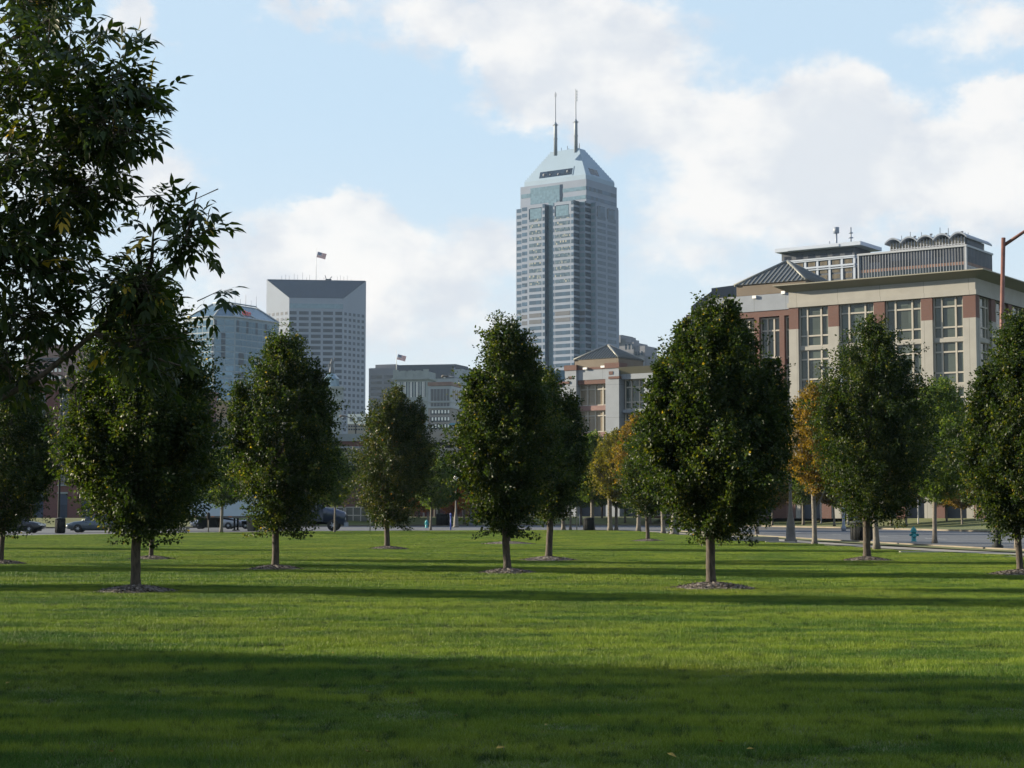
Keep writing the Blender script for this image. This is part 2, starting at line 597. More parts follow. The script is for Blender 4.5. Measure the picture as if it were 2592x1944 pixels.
def strip(name, line, wd, z0, z1, mat, kind='structure', label=None, cat=None):
    mb = MB()
    for (a, b) in zip(line[:-1], line[1:]):
        a, b = Vector(a), Vector(b)
        n = Vector((-(b - a).y, (b - a).x)).normalized() * wd / 2
        mb.prism([(a - n).to_tuple(), (b - n).to_tuple(), (b + n).to_tuple(), (a + n).to_tuple()], z0, z1)
    o = mb.build(name, mat)
    tag(o, label, cat, kind=kind)
    return o


# near verge between pavement and road, with its kerb
verge = [(20.6, 63), (18.9, 72), (17.6, 84), (16.6, 94), (15.2, 115), (12.5, 145)]
flat('verge', [(22.4, 50)] + verge + [(13.4, 146), (16.1, 117), (17.6, 97), (18.8, 86), (20.3, 73), (22.2, 63), (24.2, 50)], 0.06, M['soil'])
strip('kerb', [(24.2, 50), (22.2, 63), (20.3, 73), (18.8, 86), (17.6, 97), (16.1, 117), (13.4, 146)], 0.16, 0.0, 0.12, M['kerb'])
# far bank: kerb, verge, pavement, lawn rising to the offices
far_line = [(52, 80), (45, 104), (39.5, 133), (37, 152), (33, 176), (27, 200), (14, 212), (0, 216), (-20, 200), (-34, 178), (-60, 172), (-150, 168)]
strip('kerb', far_line, 0.2, 0.0, 0.15, M['kerb'])
fl = MB()
top = [(x + (6 if x > 10 else 0), y + (3 if x > 10 else 7)) for x, y in far_line]
top2 = [(x + (14 if x > 10 else 0), y + (8 if x > 10 else 16)) for x, y in far_line]
rows = [[(x, y, 0.14) for x, y in far_line], [(x, y, 0.25) for x, y in top], [(x, y, 0.95) for x, y in top2], [(x * 1.3 + (30 if x > 10 else 0), y + 90, 1.0) for x, y in far_line]]
nn = len(far_line)
fl.add([p for r_ in rows for p in r_], [(i * nn + k, (i + 1) * nn + k, (i + 1) * nn + k + 1, i * nn + k + 1) for i in range(3) for k in range(nn - 1)])
o = fl.build('far_lawn', M['soil'])
tag(o, kind='structure')
strip('path', [(24.5, 206), (28, 212), (34, 216)], 1.5, 0.2, 0.97, M['concrete'])
# lane lines
M['lane_paint'] = simple('lane_paint', (0.55, 0.55, 0.52), 0.8, 0.3, 2)
lm = MB()
for k in range(9):
    y0 = 60 + k * 11
    xa = 34.5 - 0.098 * y0 + 1.5
    lm.add([(xa, y0, 0.009), (xa + 0.14, y0, 0.009), (xa - 0.30 + 0.14, y0 + 4, 0.009), (xa - 0.30, y0 + 4, 0.009)], [(0, 1, 2, 3)])
tag(lm.build('lane_marking', M['lane_paint']), kind='structure')


# ---- grass: patches of blades laid over the lawn (one object)
LAWN_EDGE = [(-45, 106), (-37.4, 112.5), (-26.4, 134.5), (-12.2, 150), (2, 155.6), (8.6, 155.8), (10.4, 147), (13.1, 115), (14.7, 94), (16.2, 75.7), (18.5, 63), (20.4, 50)]


def lawn_far(x):
    if x <= -45: return 104
    for (a, b) in zip(LAWN_EDGE[:6], LAWN_EDGE[1:7]):
        if a[0] <= x <= b[0]:
            return a[1] + (b[1] - a[1]) * (x - a[0]) / (b[0] - a[0])
    return 150


def lawn_right(y):
    pts = sorted(LAWN_EDGE[5:], key=lambda p: p[1])
    if y <= pts[0][1]: return pts[0][0] + (pts[0][1] - y) * 0.13
    for (a, b) in zip(pts[:-1], pts[1:]):
        if a[1] <= y <= b[1]:
            return a[0] + (b[0] - a[0]) * (y - a[1]) / (b[1] - a[1])
    return 8.6


def hgt(x, y):
    return 0.0


def grass_points():
    pts, lod, sc_ = [], [], []
    rnd = random.Random(3)
    y = 6.5
    while y < 38:
        x = -(4.5 + y * 0.33)
        while x < 4.5 + y * 0.33:
            pts.append((x + rnd.uniform(-.1, .1), y + rnd.uniform(-.1, .1), 0)); lod.append(0)
            x += 0.92
        y += 0.92
    y = 38.6
    while y < 156:
        xm = 6 + y * 0.33
        x = -xm
        while x < min(xm, lawn_right(y) - 1.1):
            if y < lawn_far(x) - 1.2:
                pts.append((x + rnd.uniform(-.2, .2), y + rnd.uniform(-.2, .2), 0)); lod.append(1)
            x += 1.85
        y += 1.85
    return pts, lod


gp_, gl_ = grass_points()
gm = bpy.data.meshes.new('grass')
gm.from_pydata(gp_, [], [])
a = gm.attributes.new('lod', 'INT', 'POINT')
a.data.foreach_set('value', gl_)
grass = link('grass', gm, M['blade'])
tag(grass, 'short mown lawn grass striped with long tree shadows', 'grass', kind='stuff')

ng = bpy.data.node_groups.new('lawn', 'GeometryNodeTree')
ng.interface.new_socket('Geometry', in_out='INPUT', socket_type='NodeSocketGeometry')
ng.interface.new_socket('Geometry', in_out='OUTPUT', socket_type='NodeSocketGeometry')
g = NT(ng)
gin = g.new('NodeGroupInput')
gout = g.new('NodeGroupOutput')


def rand(kind, lo, hi, seed):
    n = g.new('FunctionNodeRandomValue', data_type=kind)
    ins = [i for i in n.inputs if i.enabled]
    ins[0].default_value = lo
    ins[1].default_value = hi
    ins[-1].default_value = seed
    return [o for o in n.outputs if o.enabled][0]


def patch(size, density, height, width, seed):
    gr = g.new('GeometryNodeMeshGrid')
    gr.inputs['Size X'].default_value = size
    gr.inputs['Size Y'].default_value = size
    gr.inputs['Vertices X'].default_value = 2
    gr.inputs['Vertices Y'].default_value = 2
    dp = g.new('GeometryNodeDistributePointsOnFaces')
    g.l.new(gr.outputs[0], dp.inputs['Mesh'])
    dp.inputs['Density'].default_value = density
    dp.inputs['Seed'].default_value = seed
    cn = g.new('GeometryNodeMeshCone', fill_type='NONE')
    cn.inputs['Vertices'].default_value = 3
    cn.inputs['Side Segments'].default_value = 2
    cn.inputs['Radius Top'].default_value = 0.0
    cn.inputs['Radius Bottom'].default_value = width
    cn.inputs['Depth'].default_value = height
    # curve the blade over a little
    ps = g.new('GeometryNodeInputPosition')
    sx = g.new('ShaderNodeSeparateXYZ')
    g.l.new(ps.outputs[0], sx.inputs[0])
    tt = g.m('DIVIDE', sx.outputs[2], height)
    bend = g.m('MULTIPLY', g.m('MULTIPLY', tt, tt), height * 0.55)
    cx = g.new('ShaderNodeCombineXYZ')
    g.l.new(bend, cx.inputs[0])
    sp = g.new('GeometryNodeSetPosition')
    g.l.new(cn.outputs[0], sp.inputs['Geometry'])
    g.l.new(cx.outputs[0], sp.inputs['Offset'])
    ip = g.new('GeometryNodeInstanceOnPoints')
    g.l.new(dp.outputs['Points'], ip.inputs['Points'])
    g.l.new(sp.outputs[0], ip.inputs['Instance'])
    g.l.new(rand('FLOAT_VECTOR', (-0.55, -0.55, 0.0), (0.55, 0.55, 6.283), seed + 1), ip.inputs['Rotation'])
    g.l.new(rand('FLOAT', 0.45, 1.25, seed + 2), ip.inputs['Scale'])
    rl = g.new('GeometryNodeRealizeInstances')
    g.l.new(ip.outputs[0], rl.inputs[0])
    return rl.outputs[0]


def lay(lodv, geo, seed):
    na = g.new('GeometryNodeInputNamedAttribute', data_type='INT')
    na.inputs[0].default_value = 'lod'
    cmp = g.new('FunctionNodeCompare', data_type='INT', operation='EQUAL')
    g.l.new([o for o in na.outputs if o.enabled][0], [i for i in cmp.inputs if i.enabled][0])
    [i for i in cmp.inputs if i.enabled][1].default_value = lodv
    ip = g.new('GeometryNodeInstanceOnPoints')
    g.l.new(gin.outputs[0], ip.inputs['Points'])
    g.l.new(cmp.outputs[0], ip.inputs['Selection'])
    g.l.new(geo, ip.inputs['Instance'])
    g.l.new(rand('FLOAT_VECTOR', (0, 0, 0.0), (0, 0, 6.283), seed), ip.inputs['Rotation'])
    g.l.new(rand('FLOAT_VECTOR', (1.0, 1.0, 0.65), (1.05, 1.05, 1.4), seed + 5), ip.inputs['Scale'])
    return ip.outputs[0]


jn = g.new('GeometryNodeJoinGeometry')
g.l.new(lay(0, patch(1.12, 4200, 0.046, 0.0024, 1), 11), jn.inputs[0])
g.l.new(lay(1, patch(2.25, 1500, 0.050, 0.0058, 5), 21), jn.inputs[0])
smt = g.new('GeometryNodeSetMaterial')
g.l.new(jn.outputs[0], smt.inputs[0])
smt.inputs['Material'].default_value = M['blade']
g.l.new(smt.outputs[0], gout.inputs[0])
md = grass.modifiers.new('lawn', 'NODES')
md.node_group = ng


# ------------------------------------------------------------------ foliage
def leaf_mesh(name, pos, axis, nrm, length, width, tint, mat, shape='quad'):
    """numpy arrays -> mesh of folded leaves"""
    n = len(pos)
    axis = axis / np.linalg.norm(axis, axis=1, keepdims=True)
    side = np.cross(axis, nrm)
    side /= np.maximum(np.linalg.norm(side, axis=1, keepdims=True), 1e-6)
    up = np.cross(side, axis)
    L, W = length[:, None], width[:, None]
    if shape == 'quad':
        v = np.stack([pos, pos + axis * L * .45 + side * W * .5 + up * W * .22, pos + axis * L, pos + axis * L * .45 - side * W * .5 + up * W * .22], 1)
        tri = np.array([[0, 1, 2], [0, 2, 3]])
        k = 4
    else:
        v = np.stack([pos, pos + axis * L * .28 + side * W * .46 + up * W * .16, pos + axis * L * .62 + side * W * .36 + up * W * .08,
                      pos + axis * L - up * L * .10, pos + axis * L * .62 - side * W * .36 + up * W * .08, pos + axis * L * .28 - side * W * .46 + up * W * .16,
                      pos + axis * L * .45], 1)
        tri = np.array([[0, 1, 6], [1, 2, 6], [2, 3, 6], [3, 4, 6], [4, 5, 6], [5, 0, 6]])
        k = 7
    verts = v.reshape(-1, 3).astype(np.float32)
    nt = len(tri)
    faces = (tri[None] + (np.arange(n) * k)[:, None, None]).reshape(-1, 3)
    me = bpy.data.meshes.new(name)
    me.vertices.add(len(verts))
    me.vertices.foreach_set('co', verts.ravel())
    me.loops.add(len(faces) * 3)
    me.loops.foreach_set('vertex_index', faces.ravel().astype(np.int32))
    me.polygons.add(len(faces))
    me.polygons.foreach_set('loop_start', (np.arange(len(faces)) * 3).astype(np.int32))
    at = me.attributes.new('tint', 'FLOAT', 'FACE')
    at.data.foreach_set('value', np.repeat(tint, nt).astype(np.float32))
    me.update(calc_edges=True)
    me.materials.append(mat)
    return me


def unit(v):
    return v / np.maximum(np.linalg.norm(v, axis=-1, keepdims=True), 1e-6)


def pear_profile(t):
    """relative radius of the crown at relative height t"""
    return np.clip((t + 0.03) / 0.34, 0, 1) ** 0.62 * np.clip(1 - np.clip((t - 0.34) / 0.67, 0, 1) ** 1.65, 0, 1) ** 0.78


def crown(name, seed, rx, z0, z1, shoots, per, llen, mat, lump=0.24, up=0.75, prof=pear_profile, spread=0.062, lobes=(), raw=False):
    rg = np.random.default_rng(seed)
    H = z1 - z0
    ph = rg.uniform(0, 6.28, (6,))
    fr = np.array([2, 3, 5, 2, 4, 7])
    fz = np.array([2.5, 5, 8, 7, 11, 3])

    def rr(th, t):
        s = sum(np.sin(fr[i] * th + fz[i] * t + ph[i]) for i in range(6)) / 6 + 0.22 * np.sin(1.0 * th + 3 * t + ph[0]) * (1 - t)
        return rx * prof(t) * (1 + lump * 2.0 * s)

    t = rg.uniform(0.0, 1.0, shoots * 3)
    keep = rg.uniform(0, 1, shoots * 3) < prof(t) * 0.9 + 0.12
    t = t[keep][:shoots]
    n = len(t)
    th = rg.uniform(0, 6.283, n)
    L = rg.uniform(0.40, 0.95, n) * min(1.0, H / 5) * (0.7 + 0.3 * rx)
    q = rg.uniform(0.06, 1.0, n) ** 0.42
    stray = (rg.uniform(0, 1, n) < 0.10) & (t > 0.2)
    q = np.where(stray, rg.uniform(1.0, 1.14, n), q)
    L = np.where(stray, L * 1.35, L)
    rad = np.maximum(rr(th, t) * q - L * 0.30, 0.02)
    base = np.stack([rad * np.cos(th), rad * np.sin(th), z0 + t * (H * 0.99 - L * 0.8)], 1)
    d = np.stack([np.cos(th) * (0.45 + 0.35 * (1 - t)), np.sin(th) * (0.45 + 0.35 * (1 - t)), up * (0.25 + 0.9 * t)], 1) + rg.normal(0, .28, (n, 3))
    d = unit(d)
    s = rg.uniform(0, 1, (n, per)) ** 0.8
    jit = rg.normal(0, 1, (n, per, 3))
    pos = base[:, None] + d[:, None] * (L[:, None] * s)[..., None] + jit * (spread * (1.15 - 0.6 * s))[..., None] * (0.6 + 0.4 * rx)
    rad_v = jit + d[:, None] * 0.5
    ax = unit(rad_v + np.array([0, 0, -0.35])).reshape(-1, 3)
    nr = unit(rg.normal(0, 0.8, (n, per, 3)) + np.array([0, 0, 0.6])).reshape(-1, 3)
    pos = pos.reshape(-1, 3)
    m = len(pos)
    clump = np.repeat(rg.normal(0, 0.17, n), per)
    tint = np.clip(rg.beta(2.2, 2.6, m) + clump, 0, 0.94)
    tint[rg.uniform(0, 1, m) < 0.006] = 1.0
    ln = rg.uniform(0.7, 1.25, m) * llen
    pos[:, 2] = np.maximum(pos[:, 2], z0 - 0.18 + 0.12 * rg.uniform(0, 1, m))
    if raw: return pos, ax, nr, ln, ln * rg.uniform(.58, .85, m), tint
    allv = [(pos, ax, nr, ln, ln * rg.uniform(.58, .85, m), tint)]
    for i, (lx, ly, lr, l0, l1) in enumerate(lobes):
        frac = max(0.06, lr * (l1 - l0) / (rx * H))
        q_ = list(crown(name, seed * 31 + i, lr, l0, l1, max(24, int(shoots * frac * 0.75)), per, llen, mat, lump, up, spread=spread, raw=True))
        q_[0] = q_[0] + np.array([lx, ly, 0])
        allv.append(tuple(q_))
    return leaf_mesh(name, *[np.concatenate([a_[k] for a_ in allv]) for k in range(6)], mat)


def trunk_mesh(seed, rad, zfork, ztop, rx, limbs=7):
    rd = random.Random(seed)
    mb = MB()
    lean = (rd.uniform(-.10, .10), rd.uniform(-.05, .05))
    pts, rr = [], []
    for i in range(9):
        f = i / 8
        z = f * zfork
        pts.append((lean[0] * f + rd.uniform(-.008, .008), lean[1] * f + rd.uniform(-.008, .008), z - 0.03))
        rr.append(rad * (1.5 if i == 0 else 1.12 if i == 1 else 1.0 - 0.12 * f + (0.10 if i == 8 else 0)))
    top = Vector(pts[-1])
    for f in (0.25, 0.5, 0.75, 1.0):
        pts.append((top.x + rd.uniform(-.06, .06), top.y + rd.uniform(-.06, .06), zfork + (ztop - zfork) * f * 0.8))
        rr.append(rad * (0.8 - 0.68 * f))
    mb.tube(pts, rr, 12)
    for k in range(limbs):
        a = 6.283 * k / limbs + rd.uniform(-.3, .3)
        zb = zfork - 0.12 + (ztop - zfork) * 0.45 * k / limbs
        ln = rd.uniform(.55, .85) * rx
        hz = (ztop - zb) * rd.uniform(.35, .65)
        p = [(top.x, top.y, zb)]
        for f in (0.3, 0.65, 1.0):
            p.append((top.x + math.cos(a) * ln * f, top.y + math.sin(a) * ln * f, zb + hz * f ** 1.35))
        mb.tube(p, [rad * .5, rad * .36, rad * .22, rad * .06], 7)
    return mb


def tree(name, label, x, y, rx, z0, z1, rad, seed, leafm, bark, group, shoots=560, per=44, llen=0.085, cat='tree', lump=0.24, zfork=None, **kw):
    shoots = int(shoots * 1.55)
    per = int(per * 1.5)
    llen = llen * 0.86
    t = thing(name, label, cat, (x, y, 0), 0, group)
    link('crown', crown('crown', seed, rx, z0, z1, shoots, per, llen, leafm, lump, **kw), leafm, t)
    trunk_mesh(seed, rad, zfork or z0 + 0.25, z1 * 0.9, rx).build('trunk', bark, t)
    return t


def mulch_mat():
    mt, t, b = bsdf_mat('mulch')
    tcn = t.new('ShaderNodeTexCoord').outputs['Object']
    v = t.new('ShaderNodeTexVoronoi')
    v.inputs['Scale'].default_value = 22
    t.l.new(tcn, v.inputs['Vector'])
    sp = t.new('ShaderNodeSeparateColor')
    t.l.new(v.outputs['Color'], sp.inputs[0])
    c = t.ramp(sp.outputs[0], [(0.0, (0.030, 0.022, 0.017)), (0.5, (0.085, 0.065, 0.050)), (0.85, (0.18, 0.15, 0.125)), (1.0, (0.30, 0.27, 0.24))])
    t.l.new(c, b.inputs['Base Color'])
    b.inputs['Roughness'].default_value = 0.95
    bp = t.new('ShaderNodeBump')
    bp.inputs['Strength'].default_value = 1.0
    bp.inputs['Distance'].default_value = 0.03
    t.l.new(sp.outputs[1], bp.inputs['Height'])
    t.l.new(bp.outputs[0], b.inputs['Normal'])
    return mt


M['mulch'] = mulch_mat()


def mulch(x, y, r, label, seed):
    rd = random.Random(seed)
    mb = MB()
    seg, rings = 40, 7
    ph = [rd.uniform(0, 6.28) for _ in range(3)]
    vs = [(0, 0, 0.13)]
    for i in range(1, rings + 1):
        f = i / rings
        for k in range(seg):
            th = 6.283 * k / seg
            rr = r * f * (1 + 0.07 * math.sin(3 * th + ph[0]) + 0.04 * math.sin(7 * th + ph[1]))
            vs.append((rr * math.cos(th), rr * math.sin(th), 0.13 * (1 - f ** 1.6) + rd.uniform(-.012, .014) * (1 - f * .4) - (0.02 if i == rings else -0.035 * (1 - f))))
    fs = [(0, 1 + k, 1 + (k + 1) % seg) for k in range(seg)]
    for i in range(rings - 1):
        for k in range(seg):
            a, b = 1 + i * seg + k, 1 + i * seg + (k + 1) % seg
            fs.append((a, a + seg, b + seg, b))
    mb.add(vs, fs)
    for _ in range(700):                     # loose wood chips
        rr, th = r * 1.04 * math.sqrt(rd.random()), rd.uniform(0, 6.283)
        f = min(1, rr / r)
        cx, cy, cz = rr * math.cos(th), rr * math.sin(th), 0.13 * (1 - f ** 1.6) + 0.022
        a, l_, w_ = rd.uniform(0, 6.28), rd.uniform(.02, .05), rd.uniform(.006, .014)
        dx, dy, dz = math.cos(a) * l_, math.sin(a) * l_, rd.uniform(-.012, .02)
        ex, ey = -math.sin(a) * w_, math.cos(a) * w_
        mb.add([(cx - dx - ex, cy - dy - ey, cz - dz), (cx + dx - ex, cy + dy - ey, cz + dz), (cx + dx + ex, cy + dy + ey, cz + dz + .006), (cx - dx + ex, cy - dy + ey, cz - dz + .006)], [(0, 1, 2, 3)])
    o = mb.build('mulch_bed', M['mulch'])
    o.location = (x, y, 0)
    return tag(o, label, 'mulch bed', 'mulch rings under the lawn trees')

# ------------------------------------------------------------------ the lawn's pear trees, each on its ring of mulch
def lawn_tree(label, bx, by, xl, xr, yt, yb, seed, tw, mlabel=None, leafm='pear_leaf', shoots=560, per=44, llen=0.085, mr=0.85, group='pear trees planted across the lawn', name='pear_tree', D=None, bark='pear_bark', lobes=(), **kw):
    g0 = G(bx * K, by * K) if D is None else P(bx * K, 1297, D)
    D = g0.y
    s = K / FOC * D
    rx = (xr - xl) / 2 * s
    z0 = P(bx * K, yb * K, D).z
    z1 = P(bx * K, yt * K, D).z
    t = tree(name, label, g0.x, D, rx * 0.86, z0, z1, tw * s / 2, seed, M[leafm], M[bark], group, shoots, per, llen, lobes=[((x_ - (xl + xr) / 2) * s, random.uniform(-.35, .2) * rx, h_ * s * 0.88, P(bx * K, b_ * K, D).z, P(bx * K, t_ * K, D).z) for (x_, t_, h_, b_) in lobes], **kw)
    off = ((xl + xr) / 2 - bx) * s
    for c in t.children:
        if c.name.startswith('crown'): c.location.x = off
    if mlabel: mulch(g0.x, D, mr, mlabel, seed)
    return t


lawn_tree('dark green pear tree behind the drooping ash branch, the nearer of two trunks there', 293, 1280, 138, 456, 560, 1162, 11, 22,
          'wood chip ring around the lit trunk under the ash branch', lobes=[(178, 830, 40, 1050), (415, 775, 38, 1010), (330, 640, 45, 900)], shoots=760, per=48, llen=0.08)
lawn_tree('pear tree with a double-peaked crown standing before the tall tower with the slanted dark top', 595, 1232, 490, 728, 700, 1148, 12, 16,
          'mulch ring around the trunk standing before the truck', lobes=[(518, 815, 28, 1000), (684, 775, 30, 1000)], shoots=640, per=44)
lawn_tree('smallest clear-standing pear tree, slim bronze-tinged crown below the flag of the stone building', 837, 1187, 755, 938, 828, 1135, 13, 12,
          'thin mulch ring of the slim bronze-tinged pear tree', lobes=[(902, 852, 28, 1040), (858, 826, 26, 960)], leafm='bronze_leaf', shoots=560, per=34, llen=0.105, mr=0.95)
lawn_tree('tall pointed pear tree whose crown covers the foot of the twin-mast skyscraper', 1097, 1240, 988, 1200, 672, 1148, 14, 17,
          'brown mulch ring at the pinkish trunk below the skyscraper', lobes=[(1028, 790, 34, 1040), (1145, 735, 28, 960)], shoots=700, per=44, lump=0.27)
lawn_tree('dark pear tree partly hidden behind the tall pointed one below the skyscraper', 1184, 1212, 1098, 1268, 790, 1125, 15, 15,
          'grey mulch ring under the half hidden dark pear tree', lobes=[(1232, 850, 34, 1060)], shoots=520, per=38, llen=0.095, mr=1.05)
lawn_tree('largest and broadest pear tree on the lawn, round crown before the white office wing', 1537, 1273, 1388, 1708, 638, 1158, 16, 21,
          'widest grey mulch ring, around the trunk of the broadest pear tree', lobes=[(1432, 775, 44, 1020), (1662, 770, 46, 1030), (1585, 642, 48, 880), (1480, 690, 34, 880)], shoots=900, per=50, llen=0.078, mr=0.92)
lawn_tree('pear tree with a ragged upright crown standing before the windows of the beige office building', 1873, 1212, 1758, 2030, 678, 1128, 17, 17,
          'reddish mulch ring near the black bin and the pavement', lobes=[(1945, 775, 40, 1010), (1805, 815, 34, 1010), (1900, 690, 30, 880)], shoots=800, per=44, llen=0.09, lump=0.27)
lawn_tree('pear tree cut off by the picture edge beside the brown light pole', 2205, 1243, 2092, 2330, 672, 1155, 18, 15,
          'mulch ring at the edge of the picture by the brown light pole', lobes=[(2140, 775, 42, 1040)], shoots=700, per=44)
lawn_tree('thin-trunked pear tree mostly hidden behind the lit trunk under the ash branch', 326, 1210, 245, 455, 800, 1150, 19, 10,
          'faint mulch ring behind the nearest west trunk', shoots=420, per=36, llen=0.10, mr=0.9)
lawn_tree('shaded pear tree cut off at the west edge, its low branches lit yellow', 0, 1220, -120, 112, 745, 1150, 20, 12,
          'mulch ring at the west edge of the picture', lobes=[(70, 850, 45, 1080)], shoots=640, per=42)
lawn_tree('small young pear tree in front of the orange autumn trees', 1400, 1170, 1335, 1462, 905, 1112, 21, 8.5,
          'mulch ring under the small young pear tree near the pavement', shoots=420, per=30, llen=0.12, mr=1.0)
lawn_tree('pear tree standing right behind the pinkish trunk below the skyscraper', 1098, 1176, 1040, 1155, 860, 1110, 22, 8,
          'distant mulch ring seen on both sides of the pinkish trunk', shoots=360, per=28, llen=0.13, mr=1.5)

# trees of the same planting that stand west of the picture and throw the long shadows
SH = 2.6
spare = tree('pear_tree', 'pear tree of the same planting just west of the view', -30, 24, 1.55, 1.9, 5.9, 0.1, 31, M['pear_leaf'], M['pear_bark'], 'pear trees west of the view', 420, 34, 0.11)
for (x, y, s_) in [(-19, 39.5, 1.0), (-33, 42.5, 1.15), (-16, 17.5 + SH, 1.3), (-24, 21.0 + SH, 1.35), (-35, 23.8 + SH, 1.4), (-27, 52.5, 1.1), (-42, 66, 1.1), (-30, 14.5 + SH, 1.4), (-30, 78, 1.0),
                   (-46, 28.5 + SH, 1.5), (-18, 17.2, 1.2), (-27, 20.4, 1.3), (-13.5, 15.2, 1.15), (-60, 100, 1.2), (-58, 88, 1.2)]:
    copy_tree(spare, (x, y, 0), random.uniform(0, 6), (s_, s_, s_))
spare.location = (-20, 11.5, 0)
spare.scale = (1.4, 1.4, 1.4)


# ------------------------------------------------------------------ the near ash tree reaching in from the west
def ash_crown(seed, blobs, mat, llen=0.10):
    """compound leaves (leaflets in pairs plus an end one) on twigs filling ellipsoids (x, y, z, rx, ry, rz, twigs)"""
    rg = np.random.default_rng(seed)
    B, Dv = [], []
    for (x, y, z, rx, ry, rz, n) in blobs:
        u = rg.normal(0, 1, (n, 3))
        u = unit(u)
        q = rg.uniform(0.05, 1, n) ** 0.40
        B.append(np.array([x, y, z]) + u * q[:, None] * np.array([rx, ry, rz]) * 0.93)
        Dv.append(u * np.array([1, 1, .7]) + rg.normal(0, .35, (n, 3)) + np.array([0.15, 0, 0.25]))
    B = np.concatenate(B)
    Dv = unit(np.concatenate(Dv))
    n = len(B)
    nl, npair = 6, 3
    # compound leaves along each twig
    s = np.linspace(0.1, 1.0, nl)[None, :, None]
    root = B[:, None] + Dv[:, None] * (s - 0.55) * 0.32
    rach = unit(Dv[:, None] * 0.55 + rg.normal(0, .62, (n, nl, 3)) + np.array([0, 0, -0.12]))
    rl = rg.uniform(.13, .21, (n, nl, 1))
    # leaflets
    pos, ax, nr, ln = [], [], [], []
    upv = unit(rg.normal(0, .5, (n, nl, 3)) + np.array([0, 0, 1.0]))
    side = unit(np.cross(rach, upv))
    for k in range(npair):
        f = 0.30 + 0.30 * k
        for sgn in (-1, 1):
            pos.append(root + rach * rl * f + np.array([0, 0, -0.02]) * f)
            ax.append(unit(rach * 0.75 + side * sgn * 0.8 + np.array([0, 0, -0.28]) + rg.normal(0, .16, (n, nl, 3))))
            nr.append(upv)
            ln.append(np.full((n, nl), llen) * rg.uniform(.7, 1.15, (n, nl)) * (0.8 + 0.12 * k))
    pos.append(root + rach * rl)
    ax.append(unit(rach + np.array([0, 0, -0.3])))
    nr.append(upv)
    ln.append(np.full((n, nl), llen * 1.1))
    pos = np.stack(pos, 2).reshape(-1, 3)
    ax = np.stack(ax, 2).reshape(-1, 3)
    nr = np.stack(nr, 2).reshape(-1, 3)
    ln = np.stack(ln, 2).reshape(-1)
    m = len(pos)
    tw = np.repeat(rg.normal(0, .12, n), nl * (npair * 2 + 1))
    tint = np.clip(rg.beta(2.2, 3.0, m) + tw, 0, .92)
    yl = np.repeat(rg.uniform(0, 1, n * nl) < 0.012, npair * 2 + 1)
    tint[yl] = 1.0
    me = leaf_mesh('crown', pos, ax, nr, ln, ln * rg.uniform(.32, .44, m), tint, mat, 'leaf')
    return me, B, Dv, root, rach, rl


ash = thing('ash_tree', 'near ash tree with compound leaves reaching in from the west edge, some leaves yellow', 'tree', (-6.6, 12.6, 0))


def AV(vx, vy, D):
    p = P(vx * K, vy * K, D)
    return (p.x + 6.6, p.y - 12.6, p.z)


blobs = [
    (0.9, -0.2, 5.2, 2.95, 2.1, 1.3, 1150),
    (0.6, 0.2, 6.9, 2.6, 2.2, 1.3, 420),
    (-1.6, 0.4, 5.4, 2.6, 2.6, 2.6, 420),
    (-0.6, 2.0, 4.6, 2.2, 1.6, 1.8, 160),
]
blobs = [list(b) for b in blobs]


def blob(vx, vy, D, rvx, rvy, ry, n):
    x, y, z = AV(vx, vy, D)
    s = K / FOC * D
    blobs.append([x, y, z, max(10, rvx - 42) * s, ry * .8, max(9, rvy - 38) * s, max(1, int(n * .20))])


blobs = [[-1.6, 0.4, 5.4, 2.3, 2.6, 2.6, 420], [-0.3, 1.6, 7.6, 2.6, 2.2, 1.2, 300]]
blob(60, -80, 12.2, 150, 160, 1.2, 210)
blob(120, 190, 12.0, 190, 200, 1.3, 330)
blob(265, 175, 11.9, 85, 105, 0.6, 70)
blob(250, 275, 11.8, 110, 80, 0.6, 90)
blob(90, 400, 12.0, 175, 140, 1.2, 250)
blob(230, 390, 12.0, 60, 60, 0.5, 30)
blob(30, 560, 12.2, 190, 120, 1.1, 220)
blob(60, 680, 12.3, 160, 70, 0.9, 110)
blob(20, 790, 12.4, 80, 90, 0.8, 60)
blob(315, 605, 12.0, 88, 88, 0.5, 80)
blob(305, 740, 12.1, 108, 110, 0.55, 95)
blob(405, 510, 12.0, 55, 75, 0.35, 40)
blob(340, 415, 12.0, 38, 42, 0.25, 10)
blob(420, 430, 12.0, 30, 26, 0.2, 8)
blob(225, 640, 12.0, 60, 45, 0.4, 22)
blob(455, 642, 12.0, 16, 14, 0.15, 2)
blob(180, 830, 12.3, 60, 30, 0.4, 14)
cm, B, Dv, root, rach, rl = ash_crown(5, [tuple(b) for b in blobs], M['ash_leaf'])
link('crown', cm, M['ash_leaf'], ash)
tm = MB()
tm.tube([(0, 0, -0.05), (0.02, 0, 0.4), (0.05, 0.02, 1.6), (-0.05, 0.05, 2.6), (-0.2, 0.1, 4.2), (-0.3, 0.2, 6.0), (-0.3, 0.3, 7.4)], [0.24, 0.17, 0.15, 0.15, 0.11, 0.07, 0.02], 14)
